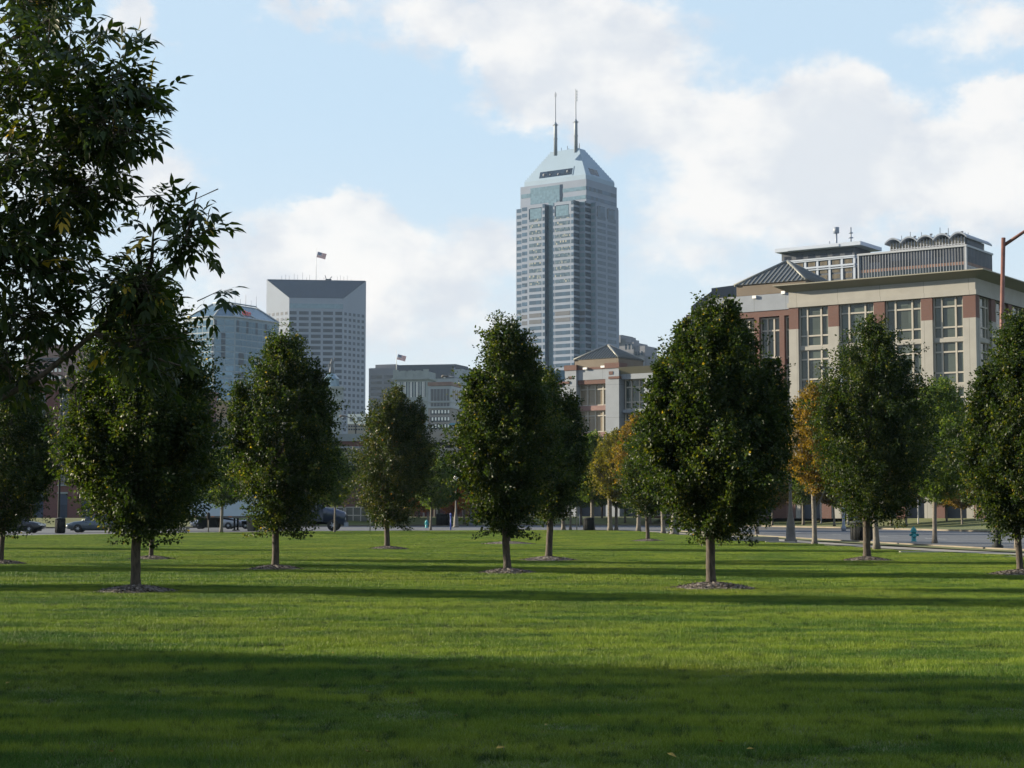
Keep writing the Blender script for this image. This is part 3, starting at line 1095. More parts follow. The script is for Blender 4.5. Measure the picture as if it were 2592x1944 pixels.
LIMBS = [[(0.03, 0.02, 1.7), AV(-30, 880, 12.45), AV(95, 808, 12.3), AV(205, 719, 12.15), AV(300, 640, 12.05), AV(385, 560, 12.0), AV(412, 480, 12.0), AV(425, 415, 12.0)],
         [AV(205, 719, 12.15), AV(290, 760, 12.1), AV(390, 790, 12.1)],
         [AV(300, 640, 12.05), AV(328, 560, 12), AV(332, 490, 12.0)],
         [(-0.05, 0.05, 2.5), AV(-60, 620, 12.4), AV(20, 545, 12.2), AV(90, 480, 12.0), AV(200, 400, 12.0)],
         [AV(20, 545, 12.2), AV(120, 560, 12.1), AV(220, 600, 12.0)],
         [(-0.1, 0.08, 3.2), AV(-20, 400, 12.3), AV(120, 300, 12.0), AV(250, 230, 11.9), AV(310, 170, 11.9)],
         [AV(120, 300, 12.0), AV(240, 310, 11.9), AV(320, 300, 11.8)],
         [(-0.2, 0.1, 4.2), AV(0, 100, 12.2), AV(110, 40, 12), AV(180, 30, 11.9)],
         [(0.0, 0.02, 2.1), (1.0, -0.1, 2.6), AV(60, 730, 12.3), AV(150, 690, 12.2)]]
for i, L in enumerate(LIMBS):
    r0 = 0.027 if i in (0, 3, 5) else 0.024
    tm.tube(L, [r0 * (1 - 0.80 * k / (len(L) - 1)) for k in range(len(L))], 7)
# twigs and leaf stalks
idx = np.arange(len(B))
for i in idx:
    b, d = Vector(B[i]), Vector(Dv[i])
    tm.tube([b - d * 0.22, b + d * 0.16], [0.005, 0.0025], 4, cap=False)
st = MB()
R0, RA, RL = root.reshape(-1, 3), rach.reshape(-1, 3), rl.reshape(-1)
vs = np.stack([R0, R0 + np.array([0, 0, .0022]), R0 + RA * RL[:, None], R0 + RA * RL[:, None] + np.array([0, 0, .0016])], 1).reshape(-1, 3)
me = bpy.data.meshes.new('leaf_stalks')
me.from_pydata([tuple(v) for v in vs], [], [(4 * i, 4 * i + 2, 4 * i + 3, 4 * i + 1) for i in range(len(R0))])
link('leaf_stalks', me, M['dark_bark'], ash)
tm.build('trunk', M['dark_bark'], ash)


# ------------------------------------------------------------------ street trees along the pavements
def street_profile(t):
    return np.clip(t / 0.22, 0, 1) ** 0.6 * np.clip(1 - np.clip((t - 0.40) / 0.62, 0, 1) ** 2.2, 0, 1) ** 0.7


def street_tree(label, bx, by, xl, xr, yt, yb, seed, tw, leafm, D=None, shoots=420, per=30, llen=0.13, bark='grey_bark', group='street trees along the pavements', **kw):
    return lawn_tree(label, bx, by, xl, xr, yt, yb, seed, tw, None, leafm, shoots, per, llen, 0, group, 'street_tree', D, bark, prof=street_profile, **kw)


street_tree('orange and brown street tree with forked grey trunk between the broadest pear and the bin', 1760, 1177, 1700, 1838, 822, 1060, 41, 11, 'orange_leaf', zfork=1.9, shoots=520, per=34, llen=0.12)
street_tree('pale green street tree beside the turquoise hydrant', 2019, 1174, 1952, 2118, 812, 1080, 42, 10, 'green_leaf', zfork=2.2, shoots=620, per=34, llen=0.12)
street_tree('street tree whose grey trunk stands just east of the ragged upright pear trunk', 1894, 1187, 1830, 1965, 860, 1060, 43, 13, 'green_leaf', shoots=380, per=28)
street_tree('street tree beside the foot of the brown light pole at the east edge', 2197, 1186, 2140, 2290, 800, 1080, 44, 10, 'green_leaf', shoots=420, per=28)
street_tree('olive yellow autumn street tree, fullest of the orange crowns between the pear trees', 1318, 1143, 1270, 1400, 925, 1080, 45, 10, 'olive_leaf', D=150, shoots=480, per=30, llen=0.17)
street_tree('orange street tree rising behind the fullest orange crown', 1379, 1147, 1330, 1420, 893, 1075, 46, 9, 'orange_leaf', D=146, shoots=380, per=28, llen=0.17)
street_tree('yellow-green street tree left of the orange crowns', 1280, 1143, 1240, 1325, 930, 1085, 47, 9, 'green_leaf', D=152, shoots=360, per=26, llen=0.17)
street_tree('street tree with a light trunk behind the small young pear tree', 1331, 1143, 1300, 1372, 985, 1095, 48, 7, 'green_leaf', D=156, shoots=240, per=24, llen=0.17)
street_tree('street tree behind the broadest pear, light trunk by the tapered lamp foot', 1433, 1152, 1380, 1500, 900, 1100, 49, 9, 'green_leaf', D=134, shoots=380, per=26, llen=0.16)
street_tree('street tree with a dark trunk behind the broadest pear', 1489, 1146, 1440, 1550, 900, 1105, 50, 6, 'green_leaf', D=153, shoots=300, per=26, llen=0.17)
street_tree('street tree whose thin trunk shows east of the broadest pear trunk', 1635, 1153, 1585, 1700, 880, 1080, 51, 7, 'orange_leaf', D=130, shoots=340, per=26, llen=0.16)
street_tree('pale street tree standing before the white trailer', 478, 1147, 430, 540, 965, 1092, 52, 7, 'green_leaf', D=136, shoots=420, per=30, llen=0.15)
street_tree('street tree whose thin trunk crosses the front of the truck cab', 723, 1147, 672, 760, 960, 1090, 53, 4, 'green_leaf', D=137, shoots=340, per=28, llen=0.15)
street_tree('bright green street tree in front of the parking garage', 930, 1145, 892, 985, 985, 1098, 54, 4.5, 'green_leaf', D=158, shoots=360, per=28, llen=0.16)
street_tree('thin street tree whose pale trunk crosses the blue grey sedan', 236, 1148, 190, 290, 985, 1100, 55, 4, 'green_leaf', D=133, shoots=300, per=26, llen=0.15)
street_tree('street tree with dark thick trunk below the globe lamp by the crossing', 1074, 1143, 1030, 1120, 965, 1090, 56, 7, 'green_leaf', D=160, shoots=300, per=26, llen=0.17)
street_tree('street tree with a thick trunk just east of the half hidden dark pear', 1217, 1142, 1175, 1262, 960, 1092, 57, 8, 'green_leaf', D=158, shoots=300, per=26, llen=0.17)
street_tree('street tree with a slimmer trunk beside the thick one east of the dark pear', 1232, 1143, 1200, 1275, 975, 1095, 58, 5, 'green_leaf', D=155, shoots=240, per=24, llen=0.17)
street_tree('rust orange little tree glowing before the dark shelter', 925, 1138, 885, 950, 1040, 1104, 59, 4, 'rust_leaf', D=196, shoots=240, per=24, llen=0.18)
street_tree('rust orange little tree beside the globe lamp', 985, 1138, 950, 1010, 1035, 1108, 60, 4, 'rust_leaf', D=200, shoots=240, per=24, llen=0.18)

# row on the far bank before the offices: variants copied
far_a = tree('bank_tree', 'x', 0, 0, 2.3, 2.3, 7.6, 0.13, 71, M['green_leaf'], M['grey_bark'], 'young trees on the bank before the offices', 340, 26, 0.19, prof=street_profile)
far_b = tree('bank_tree', 'x', 0, 0, 2.0, 2.1, 6.8, 0.11, 72, M['orange_leaf'], M['grey_bark'], 'young trees on the bank before the offices', 300, 26, 0.19, prof=street_profile)
BANK = [(1500, 172, 0, 'young bank tree seen under the west side of the broadest pear'), (1570, 176, 1, 'young orange bank tree just behind the broadest pear trunk'),
        (1602, 170, 0, 'young bank tree at the foot of the sloping path'), (1668, 176, 1, 'young bank tree with a dark trunk beside the globe lamp post'),
        (1735, 182, 0, 'young bank tree showing between the lamp post and the forked trunk'), (1802, 168, 1, 'young bank tree at the kerb east of the forked grey trunk'),
        (1832, 180, 0, 'young bank tree behind the black bin'), (1925, 176, 0, 'young bank tree with a thin trunk beyond the ragged pear'),
        (1957, 172, 1, 'young bank tree just behind the turquoise hydrant'), (2045, 178, 0, 'young bank tree east of the hydrant street tree'),
        (2078, 168, 1, 'young bank tree with a lit trunk at the far kerb'), (2110, 184, 0, 'young bank tree by the office corner'),
        (2150, 176, 0, 'young bank tree behind the brown light pole'), (2192, 170, 1, 'young bank tree nearest the east edge of the picture')]
first = {0: True, 1: True}
for i, (vx, D, kd, lab) in enumerate(BANK):
    src = far_a if kd == 0 else far_b
    p = P(vx * K, 1297, D)
    s_ = 0.82 + 0.22 * ((i * 37) % 10) / 10
    if first[kd]:
        o, first[kd] = src, False
        o.location = (p.x, D, 0.3); o.scale = (s_, s_, s_)
    else:
        o = copy_tree(src, (p.x, D, 0.3), i * 1.3, (s_, s_, s_))
    o['label'] = lab

far_c = tree('plaza_tree', 'x', 0, 0, 2.4, 2.4, 7.4, 0.15, 73, M['green_leaf'], M['dark_bark'], 'trees of the grove beyond the crossing', 340, 26, 0.2, prof=street_profile)
GROVE = [(880, 206, 'grove tree behind the bright green street tree'), (905, 225, 'deep shaded grove tree west of the rust orange crown'), (948, 214, 'grove tree between the two rust orange crowns'),
         (975, 230, 'grove tree in front of the garage wall'), (1003, 208, 'grove tree beside the blue bollard'), (1022, 222, 'grove tree behind the globe lamp'), (1150, 215, 'grove tree behind the two overlapping pears'),
         (1190, 232, 'grove tree at the corner of the white office pavilion'), (1255, 212, 'grove tree by the far brick wall'), (1300, 226, 'grove tree behind the fullest orange crown'),
         (1350, 218, 'grove tree on the far green bank'), (1405, 208, 'grove tree behind the small young pear'), (1450, 200, 'grove tree near the tapered lamp foot'),
         ]
for i, (vx, D, lab) in enumerate(GROVE):
    p = P(vx * K, 1297, D)
    s_ = 0.85 + 0.2 * ((i * 53) % 10) / 10
    o = far_c if i == 0 else copy_tree(far_c)
    o.location = (p.x, D, 0.2); o.rotation_euler = (0, 0, i * 1.7); o.scale = (s_, s_, s_)
    o['label'] = lab

# small leaves lying on the grass
M['fallen'] = simple('fallen', (0.32, 0.22, 0.03), 0.7, 0.3, 20)
lf = MB()
lf.add([(0, -.035, 0), (.022, -.005, .008), (0, .045, .003), (-.022, -.005, .010), (0, 0, -.002)], [(0, 1, 4), (1, 2, 4), (2, 3, 4), (3, 0, 4)])
first_leaf = None
for i, (vx, vy) in enumerate([(1293, 1559), (1180, 1580), (1556, 1617), (1620, 1634), (1228, 1361), (1910, 1393), (16, 1487), (128, 1622), (240, 1640), (1450, 1648), (795, 1640), (985, 1560), (890, 1510), (720, 1420), (1080, 1632)]):
    p = G(vx * K, vy * K)
    o = lf.build('fallen_leaf', M['fallen']) if first_leaf is None else first_leaf.copy()
    if first_leaf is None: first_leaf = o
    else: COL.objects.link(o)
    o.location = (p.x, p.y, 0.05)
    o.rotation_euler = (random.uniform(-.4, .4), random.uniform(-.4, .4), random.uniform(0, 6.28))
    s_ = random.uniform(0.5, 0.95)
    o.scale = (s_, s_, s_)
    tag(o, 'small yellow leaf fallen on the shaded foreground grass', 'fallen leaf', 'yellow leaves fallen on the grass')

# ------------------------------------------------------------------ buildings
M['tower_stone'] = simple('tower_stone', (0.165, 0.203, 0.275), 0.75, 0.06, 0.08)
M['tower_crown'] = simple('tower_crown', (0.19, 0.275, 0.37), 0.6, 0.04, 0.05)
M['tower_glass'] = glass('tower_glass', (0.040, 0.080, 0.135), 0.32, 0.0, 0.35, 0.4, 0.3)
M['tower_dark'] = glass('tower_dark', (0.012, 0.026, 0.052), 0.25, 0.0, 0.3, 0.4, 0.3)
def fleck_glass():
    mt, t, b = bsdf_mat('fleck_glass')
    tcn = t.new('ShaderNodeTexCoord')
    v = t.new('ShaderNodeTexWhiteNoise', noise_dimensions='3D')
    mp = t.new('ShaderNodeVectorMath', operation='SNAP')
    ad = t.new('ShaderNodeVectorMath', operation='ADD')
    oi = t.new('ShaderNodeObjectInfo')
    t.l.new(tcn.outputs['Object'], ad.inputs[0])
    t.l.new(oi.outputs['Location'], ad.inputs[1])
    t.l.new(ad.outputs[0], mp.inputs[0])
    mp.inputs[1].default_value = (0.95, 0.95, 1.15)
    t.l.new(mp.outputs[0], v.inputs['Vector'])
    c = t.ramp(v.outputs['Value'], [(0.0, (0.035, 0.065, 0.10)), (0.70, (0.070, 0.115, 0.16)), (0.88, (0.15, 0.18, 0.19)), (1.0, (0.30, 0.29, 0.24))])  # cream steps paint lit reflections into random panes
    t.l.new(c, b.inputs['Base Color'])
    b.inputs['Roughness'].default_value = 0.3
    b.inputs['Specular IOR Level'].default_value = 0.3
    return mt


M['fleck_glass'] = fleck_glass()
M['teal_glass'] = glass('teal_glass', (0.13, 0.205, 0.26), 0.22, 0.1, 0.12, 0.8, 0.4)
M['blind_pane'] = glass('blind_pane', (0.34, 0.36, 0.32), 0.3, 0.0, 0.4, 0.8)
M['one_stone'] = simple('one_stone', (0.195, 0.228, 0.29), 0.8, 0.05, 0.06)
M['one_pane'] = glass('one_pane', (0.030, 0.044, 0.075), 0.35, 0.0, 0.35, 0.4, 0.25)
M['slate'] = simple('slate', (0.012, 0.024, 0.048), 0.7, 0.12, 0.1, stretch=(3, 3, 0.2))
M['blue_glass'] = glass('blue_glass', (0.085, 0.17, 0.25), 0.18, 0.2, 0.3, 0.4)
M['blue_roof'] = glass('blue_roof', (0.055, 0.11, 0.16), 0.25, 0.3, 0.15, 0.2)
M['pale_frame'] = simple('pale_frame', (0.24, 0.27, 0.30), 0.6, 0.05, 0.2)
M['tower_frame'] = simple('tower_frame', (0.14, 0.19, 0.24), 0.6, 0.05, 0.2)
M['office_stone'] = simple('office_stone', (0.155, 0.16, 0.185), 0.8, 0.06, 0.1)
M['cream_stone'] = simple('cream_stone', (0.215, 0.245, 0.25), 0.85, 0.12, 0.3)
M['tan_brick'] = simple('tan_brick', (0.19, 0.175, 0.17), 0.9, 0.08, 0.4)
M['roof_tile'] = simple('roof_tile', (0.17, 0.10, 0.08), 0.85, 0.2, 0.4)
M['dark_pane'] = glass('dark_pane', (0.035, 0.045, 0.060), 0.15)
M['garage_wall'] = simple('garage_wall', (0.27, 0.255, 0.225), 0.85, 0.06, 0.3)
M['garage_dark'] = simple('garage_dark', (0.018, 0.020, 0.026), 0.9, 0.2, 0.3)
M['red_brick'] = brick('red_brick', (0.135, 0.052, 0.040), (0.105, 0.042, 0.034), (0.10, 0.08, 0.07))
M['dark_brick'] = brick('dark_brick', (0.155, 0.050, 0.045), (0.12, 0.042, 0.038), (0.10, 0.07, 0.07))
M['brown_brick'] = simple('brown_brick', (0.20, 0.125, 0.115), 0.9, 0.1, 0.2)
M['beige_panel'] = panels('beige_panel', (0.285, 0.278, 0.255), 5.2, 30.0)
M['white_panel'] = panels('white_panel', (0.21, 0.235, 0.27), 4.4, 5.0)
M['cornice'] = simple('cornice', (0.21, 0.20, 0.155), 0.7, 0.05, 0.3)
M['copper'] = simple('copper', (0.10, 0.075, 0.05), 0.6, 0.10, 0.4)
M['seam_roof'] = simple('seam_roof', (0.15, 0.155, 0.145), 0.5, 0.1, 0.2, metal=0.2)
M['seam_rib'] = simple('seam_rib', (0.09, 0.095, 0.09), 0.5, 0.1, 0.2)
M['green_pane'] = glass('green_pane', (0.060, 0.075, 0.066), 0.10, 0.0, 0.25, 0.5)
M['tan_pane'] = glass('tan_pane', (0.20, 0.165, 0.115), 0.2, 0.0, 0.2, 0.4)
M['mullion'] = simple('mullion', (0.33, 0.31, 0.27), 0.6, 0.05, 1)
M['blue_band'] = simple('blue_band', (0.36, 0.41, 0.50), 0.6, 0.04, 0.2)
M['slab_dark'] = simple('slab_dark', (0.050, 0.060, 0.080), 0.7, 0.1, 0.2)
M['curtain'] = glass('curtain', (0.028, 0.036, 0.055), 0.5, 0.0, 0.4, 0.35, 0.10)
M['amber_pane'] = glass('amber_pane', (0.22, 0.18, 0.12), 0.25, 0.0, 0.5, 0.6)
M['white_trim'] = simple('white_trim', (0.30, 0.32, 0.36), 0.6, 0.04, 0.2)
M['red_sign'] = simple('red_sign', (0.75, 0.05, 0.06), 0.5, 0.05, 1)


def ratio(sx, sy):
    return P(sx, sy, 1.0).x


class Block:
    """building whose near corner stands at photo column sx (read at row sy) and distance D, front turned by alpha"""

    def __init__(s, name, label, cat, sx, sy, D, alpha, group=None, z=0.0):
        s.p = P(sx, sy, D)
        s.D, s.al = D, alpha
        s.e = thing(name, label, cat, (s.p.x, D, z), R(-alpha), group)
        s.z0 = z

    def lu(s, sx, sy):
        r = ratio(sx, sy)
        c, n = math.cos(R(s.al)), math.sin(R(s.al))
        return (s.p.x - r * s.D) / (c + r * n)

    def lv(s, sx, sy):
        r = ratio(sx, sy)
        c, n = math.cos(R(s.al)), math.sin(R(s.al))
        return (r * s.D - s.p.x) / (n - r * c)

    def z(s, sx, sy, dD=0.0):
        return P(sx, sy, s.D + dD).z - s.z0


def windows(parent, F, rects, mat, name='window', d=(-0.25, 0.07), cap=100, frame=None, pane=None):
    """each rectangle (a0, a1, z0, z1) is a window of its own up to cap, the rest one mesh"""
    cache = {}
    rest = MB()
    n = 0
    for i, q in enumerate(rects):
        Fq = F
        if len(q) == 5: Fq, q = q[4], q[:4]
        a0, a1, z0, z1 = q
        if i < cap:
            key = (round(a1 - a0, 3), round(z1 - z0, 3), mat.name)
            if key not in cache:
                mb = MB().fbox((0, 0, 0), 0, a1 - a0, 0, z1 - z0, d[0], d[1])
                me = bpy.data.meshes.new(name)
                me.from_pydata(mb.v, [], mb.f)
                me.materials.append(mat)
                cache[key] = me
            o = bpy.data.objects.new(name, cache[key])
            COL.objects.link(o)
            o.parent = parent
            c, s_ = math.cos(R(Fq[2])), math.sin(R(Fq[2]))
            o.location = (Fq[0] + a0 * c, Fq[1] + a0 * s_, z0)
            o.rotation_euler = (0, 0, R(Fq[2]))
        else:
            rest.fbox(Fq, a0, a1, z0, z1, *d)
            n += 1
    if n:
        o = rest.build(name, mat, parent)
        o['kind'] = 'stuff'


# ---------------- skyscraper with two masts
b = Block('skyscraper', 'tallest tower, grey stone with stepped pyramid crown and two masts', 'skyscraper', 1451.7, 505, 1030, 35)
zs = b.z(1451.7, 507)
e = b.e
plan = [(-46, 45), (-46, 6), (-40, 6), (-40, 3), (-33.6, 3), (-33.6, 0), (-20.8, 0), (-20.8, 4.2), (-14.7, 4.2), (-14.7, 0), (0, 0), (0, 6.4), (4, 6.4), (4, 12.8), (8, 12.8), (8, 38), (4, 38), (4, 45)]
zb2 = P(1479.6, 455.6, 1037).z
mb = MB().prism(plan, 0, zs)
mb.box(-43.5, 4.6, 7, 42, zs - 1, zb2)
mb.build('wall', M['tower_stone'], e)
fl_h = 3.90
fr = []
nfl = 46
A = (0, 0, 0)
Fs = (8, 12.8, 90)
lev = lambda k: zs - 10.2 - k * fl_h
big = []
for k in range(nfl):
    z = lev(k)
    if z < 3: break
    if k < 25:
        big += [(-13.3, -2.6, z, z + 2.3, A), (-32.2, -23.3, z, z + 2.3, A), (1.2, 10.6, z, z + 2.3, Fs), (12.8, 22.4, z, z + 2.3, Fs)]
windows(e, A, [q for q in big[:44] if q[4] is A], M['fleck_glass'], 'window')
windows(e, A, [q for q in big[:44] if q[4] is not A] + big[44:], M['tower_glass'], 'window')
rest = MB()
dark = MB()
mech = MB()
light = MB()
for k in range(-2, nfl):
    z = lev(k)
    if z < 3: continue
    if k >= 25:
        for q in ((-13.3, -2.6), (-32.2, -23.3)): rest.fbox(A, q[0], q[1], z, z + 2.3, -.2, .07)
        for q in ((1.2, 10.6), (12.8, 22.4)): rest.fbox(Fs, q[0], q[1], z, z + 2.3, -.2, .07)
    rest.fbox(A, -22.4, -20.95, z, z + 2.3, -.2, .07)
    rest.fbox(A, -14.6, -13.9, z, z + 2.3, -.2, .07)
    rest.fbox(A, -1.7, -0.1, z, z + 2.3, -.2, .07)
    rest.fbox((0, 3, 0), -39.6, -34.6, z, z + 2.3, -.2, .07)
    rest.fbox((0, 6, 0), -45.6, -40.4, z, z + 2.3, -.2, .07)
    rest.fbox((-33.6, 0, 90), 0.1, 2.9, z, z + 2.3, -.05, .05)
    light.fbox((0, 6.4, 0), 0.25, 3.75, z, z + 2.3, -.2, .07)
    light.fbox((0, 12.8, 0), 4.25, 7.0, z, z + 2.3, -.2, .07)
    dark.fbox((0, 0, 90), 0.15, 6.3, z, z + 2.6, -.2, .09)
    dark.fbox((4, 6.4, 90), 0.15, 6.3, z, z + 2.6, -.2, .09)
rest.build('side_windows', M['tower_glass'], e)['kind'] = 'stuff'
light.build('corner_windows', M['teal_glass'], e)['kind'] = 'stuff'
dark.build('notch_windows', M['tower_dark'], e)['kind'] = 'stuff'  # side-facing panes get near-black glass, painting in their dark reflection
MB().fbox((0, 4.2, 0), -20.7, -14.8, 3, zs + 3.0, -.4, .12).build('glass_bay', M['teal_glass'], e)
MB().fbox((-20.8, 0, 90), 0.3, 4.15, 3, zs - 0.5, -.2, .1).build('bay_return', M['tower_dark'], e)  # side-facing return painted dark for the shade of the recess
sq = MB()
for (F_, a0, a1) in ((A, -31.5, -23.2), (A, -12.6, -3.6), (Fs, 1.6, 9.6), (Fs, 13.2, 21.4)):
    z1_ = zs - 2.2
    MB().fbox(F_, a0, a1, z1_ - 6.4, z1_, -.3, .10).build('sky_window', M['teal_glass'] if F_ is A else M['tower_glass'], e)
    sq.fbox(F_, a0 - .9, a0, z1_ - 6.4, z1_, -.3, .12)
    sq.fbox(F_, a0, a1, z1_, z1_ + .35, -.3, .14)
sq.build('sky_window_reveal', M['tower_dark'], e)  # dark strips painted in for the shaded reveals
for z in (lev(15), lev(16)):
    for (F_, a0, a1) in ((A, -13.3, -2.6), (A, -32.2, -23.3), ((0, 3, 0), -39.6, -34.6)):
        mech.fbox(F_, a0, a1, z - .05, z + 2.4, -.1, .12)
    mech.fbox((0, 6.4, 0), .25, 3.75, z - .05, z + 2.4, -.1, .12)
mech.build('louvre_band', M['slab_dark'], e)
tz = zb2 - zs
MB().fbox((0, 7, 0), -36, -14.5, zs + 2.0, zs + tz - 1.6, -.3, .12).fbox((0, 7, 0), -43, -36.2, zs + 6.5, zs + 9.0, -.3, .12).build('top_glass', M['teal_glass'], e)
tw_ = MB()
for z in (zs + 1.6, zs + 7.0):
    tw_.fbox((0, 7, 0), -12.4, 4.3, z, z + 2.3, -.3, .10)
tw_.build('top_window', M['teal_glass'], e)
tw_ = MB()
for z in (zs + 1.6, zs + 7.0):
    tw_.fbox((4.6, 7, 90), 0.4, 34, z, z + 2.3, -.3, .10)
tw_.build('top_window', M['tower_glass'], e)
MB().fbox((0, 7, 0), -14.3, -12.5, zs + .5, zs + tz - 1.5, -.3, .14).build('top_slot', M['tower_dark'], e)
# stepped crown: sloping planes to the front and side, steps on the other two edges
zc1 = P(1465.6, 375, 1044).z
cr = MB()
NL = 13
XL0, XL1, XR0, XR1, YF0, YF1, YB0, YB1 = -41.3, -25.0, 3.6, -4.8, 8.0, 13.5, 41.0, 19.5
Hc = zc1 - zb2
lf_ = lambda a, b2, f: a + (b2 - a) * f
Vb = 3.0                       # upright band under the slope
cr.box(XL0, XR0, YF0, YB0, zb2 - .5, zb2 + Vb)
for i in range(NL):
    f0, f1 = i / NL, (i + 1) / NL
    z0_, z1_ = zb2 + Vb + (Hc - Vb) * f0, zb2 + Vb + (Hc - Vb) * f1
    xl, yb = lf_(XL0, XL1, f0 + .02), lf_(YB0, YB1, f0 + .02)
    bt = [(xl, lf_(YF0, YF1, f0)), (lf_(XR0, XR1, f0), lf_(YF0, YF1, f0)), (lf_(XR0, XR1, f0), yb), (xl, yb)]
    tp = [(xl, lf_(YF0, YF1, f1)), (lf_(XR0, XR1, f1), lf_(YF0, YF1, f1)), (lf_(XR0, XR1, f1), yb), (xl, yb)]
    cr.prism(bt, z0_, z1_, tp)
cr.build('crown_roof', M['tower_crown'], e)
yf = lambda z: lf_(YF0, YF1, max(0, (z - zb2 - Vb) / (Hc - Vb)))
xf = lambda z: lf_(XR0, XR1, max(0, (z - zb2 - Vb) / (Hc - Vb)))
za, zb_ = zb2 + 4.2, zb2 + 8.3


def front_slab(x0, x1, z0_, z1_, d):
    return MB().add([(x0, yf(z0_) - d, z0_), (x1, yf(z0_) - d, z0_), (x1, yf(z1_) - d, z1_), (x0, yf(z1_) - d, z1_), (x0, yf(z0_) + 1, z0_), (x1, yf(z0_) + 1, z0_), (x1, yf(z1_) + 1, z1_), (x0, yf(z1_) + 1, z1_)],
                    [(0, 1, 2, 3), (7, 6, 5, 4), (0, 4, 5, 1), (1, 5, 6, 2), (2, 6, 7, 3), (3, 7, 4, 0)])


o = front_slab(-30.5, -6.6, za, zb_, .08).build('crown_opening', M['tower_dark'], e)  # dark slab on the slope stands in for the shaded recess
xs_ = MB().add([(xf(za) + .08, 14.5, za), (xf(za) + .08, 24.5, za), (xf(zb_) + .08, 24.5, zb_), (xf(zb_) + .08, 14.5, zb_), (xf(za) - 1, 14.5, za), (xf(za) - 1, 24.5, za), (xf(zb_) - 1, 24.5, zb_), (xf(zb_) - 1, 14.5, zb_)],
               [(0, 1, 2, 3), (7, 6, 5, 4), (0, 4, 5, 1), (1, 5, 6, 2), (2, 6, 7, 3), (3, 7, 4, 0)])
xs_.build('crown_opening', M['tower_dark'], e)
for (x, z, r) in ((-27.2, za + 1.9, 1.0), (-10.0, za + 2.3, .9), (-16.5, za + 1.2, .8), (-22.5, za + 1.6, .6)):
    MB().lathe([(0.1, -.5), (r * .7, -.35), (r, -.05), (r * .95, 0), (.05, -.22)], 14, (x, yf(z) - .15, z), 'y').build('dish_aerial', M['office_stone'], e)
front_slab(-6.4, -5.9, za - .5, zb_ + 1.0, .25).build('crown_fin', M['tower_crown'], e)


def mast(sx, syb, sym, syt, name_n, arms):
    D_ = 1045
    loc = Vector((P(sx, 420, D_).x, D_, 0)) - Vector((b.p.x, b.D, 0))
    ca, sa = math.cos(R(35)), math.sin(R(35))
    x, y = loc.x * ca - loc.y * sa, loc.x * sa + loc.y * ca
    z0_, z1_, z2_ = P(sx, syb, D_).z - 3, P(sx, sym, D_).z, P(sx, syt, D_).z
    m_ = MB().lathe([(1.15, z0_), (1.05, z1_ - 4), (1.05, z1_ - .8), (0.75, z1_ - .2), (0.35, z1_ + .6), (0.30, z2_ - 8), (.22, z2_ - .5), (.05, z2_)], 12, (x, y, 0))
    m_.lathe([(1.5, z1_ - 1.5), (1.5, z1_ - 1.1)], 12, (x, y, 0))
    m_.lathe([(1.4, (z0_ + z1_) / 2), (1.4, (z0_ + z1_) / 2 + .35)], 12, (x, y, 0))
    m_.box(x - 2.3, x + 2.3, y - .1, y + .1, z1_ - 1.7, z1_ - 1.5)
    for k in range(arms):
        m_.box(x, x + 1.1, y - .3, y + .3, z2_ - 2.2 - k * 1.8, z2_ - 1.3 - k * 1.8)
    m_.box(x - .45, x + .5, y - .3, y + .3, z2_ - (6 if arms else 3), z2_ - (5.6 if arms else 1))
    m_.build('mast', M['steel'], e)


mast(1406.3, 381, 311, 232.5, 'mast', 0)
mast(1457.8, 374, 303.5, 224.8, 'mast', 4)
rf = MB()
for (x, y, h) in ((-23, 17, 4), (-18.5, 15, 3), (-14, 15, 4), (-6, 16, 5), (-7.5, 18, 4), (-13, 15, 1.6)):
    rf.box(x - .12, x + .12, y - .12, y + .12, zc1 - .5, zc1 + h * .7)
rf.build('roof_aerials', M['slab_dark'], e)

# ---------------- stone tower with the slanted dark roof
D2 = 1219.0
c2 = P(800 * .856 + 0, 800, D2)
cx2 = P(801, 740, D2).x
th2 = math.atan(cx2 / D2)
one = thing('office_tower', 'pale stone tower with a dark slanted roof and rows of small windows', 'office tower', (cx2, D2, 0), -th2)
hw = (P(925.5, 711, D2).x - P(675.3, 707, D2).x) / 2
chw = (P(870.6, 760, D2 - 15).x - P(734.6, 760, D2 - 15).x) / 2
ych = -(hw - chw)
zt = P(800, 709.5, D2).z
zch = P(800, 754.8, D2 + ych).z
body = MB()
vs = [(-hw, 0, 0), (-chw, ych, 0), (chw, ych, 0), (hw, 0, 0), (0, hw, 0), (-hw, 0, zt), (-chw, ych, zch), (chw, ych, zch), (hw, 0, zt), (0, hw, zt)]
body.add(vs, [(0, 1, 6, 5), (1, 2, 7, 6), (2, 3, 8, 7), (3, 4, 9, 8), (4, 0, 5, 9), (5, 8, 9)])
body.build('wall', M['one_stone'], one)
MB().add([(-hw + .8, -.3, zt - .3), (hw - .8, -.3, zt - .3), (chw - .2, ych + .1, zch + .1), (-chw + .2, ych + .1, zch + .1), (-hw + .8, 1.2, zt + .4), (hw - .8, 1.2, zt + .4)], [(3, 2, 1, 0), (0, 1, 5, 4), (0, 4, 3), (1, 2, 5)]).build('slanted_roof', M['slate'], one)
MB().fbox((0, ych, 0), -chw + .3, chw - .3, zch - 7.2, zch - 3.9, -.3, .1).build('glass_band', M['teal_glass'], one)
Fc = (0, ych, 0)
Ll = math.hypot(hw - chw, ych)
al = math.degrees(math.atan2(-ych, hw - chw))
Fl = (-hw, 0, -al)
Fr = (chw, ych, al)
fh = 4.05
vis, oth, sd1, sd2 = [], [], [], []
segs = [(885, 945), (965, 1050), (1070, 1155), (1175, 1260), (1280, 1340)]
toa = lambda q: -chw + (q - 880) / 470 * 2 * chw
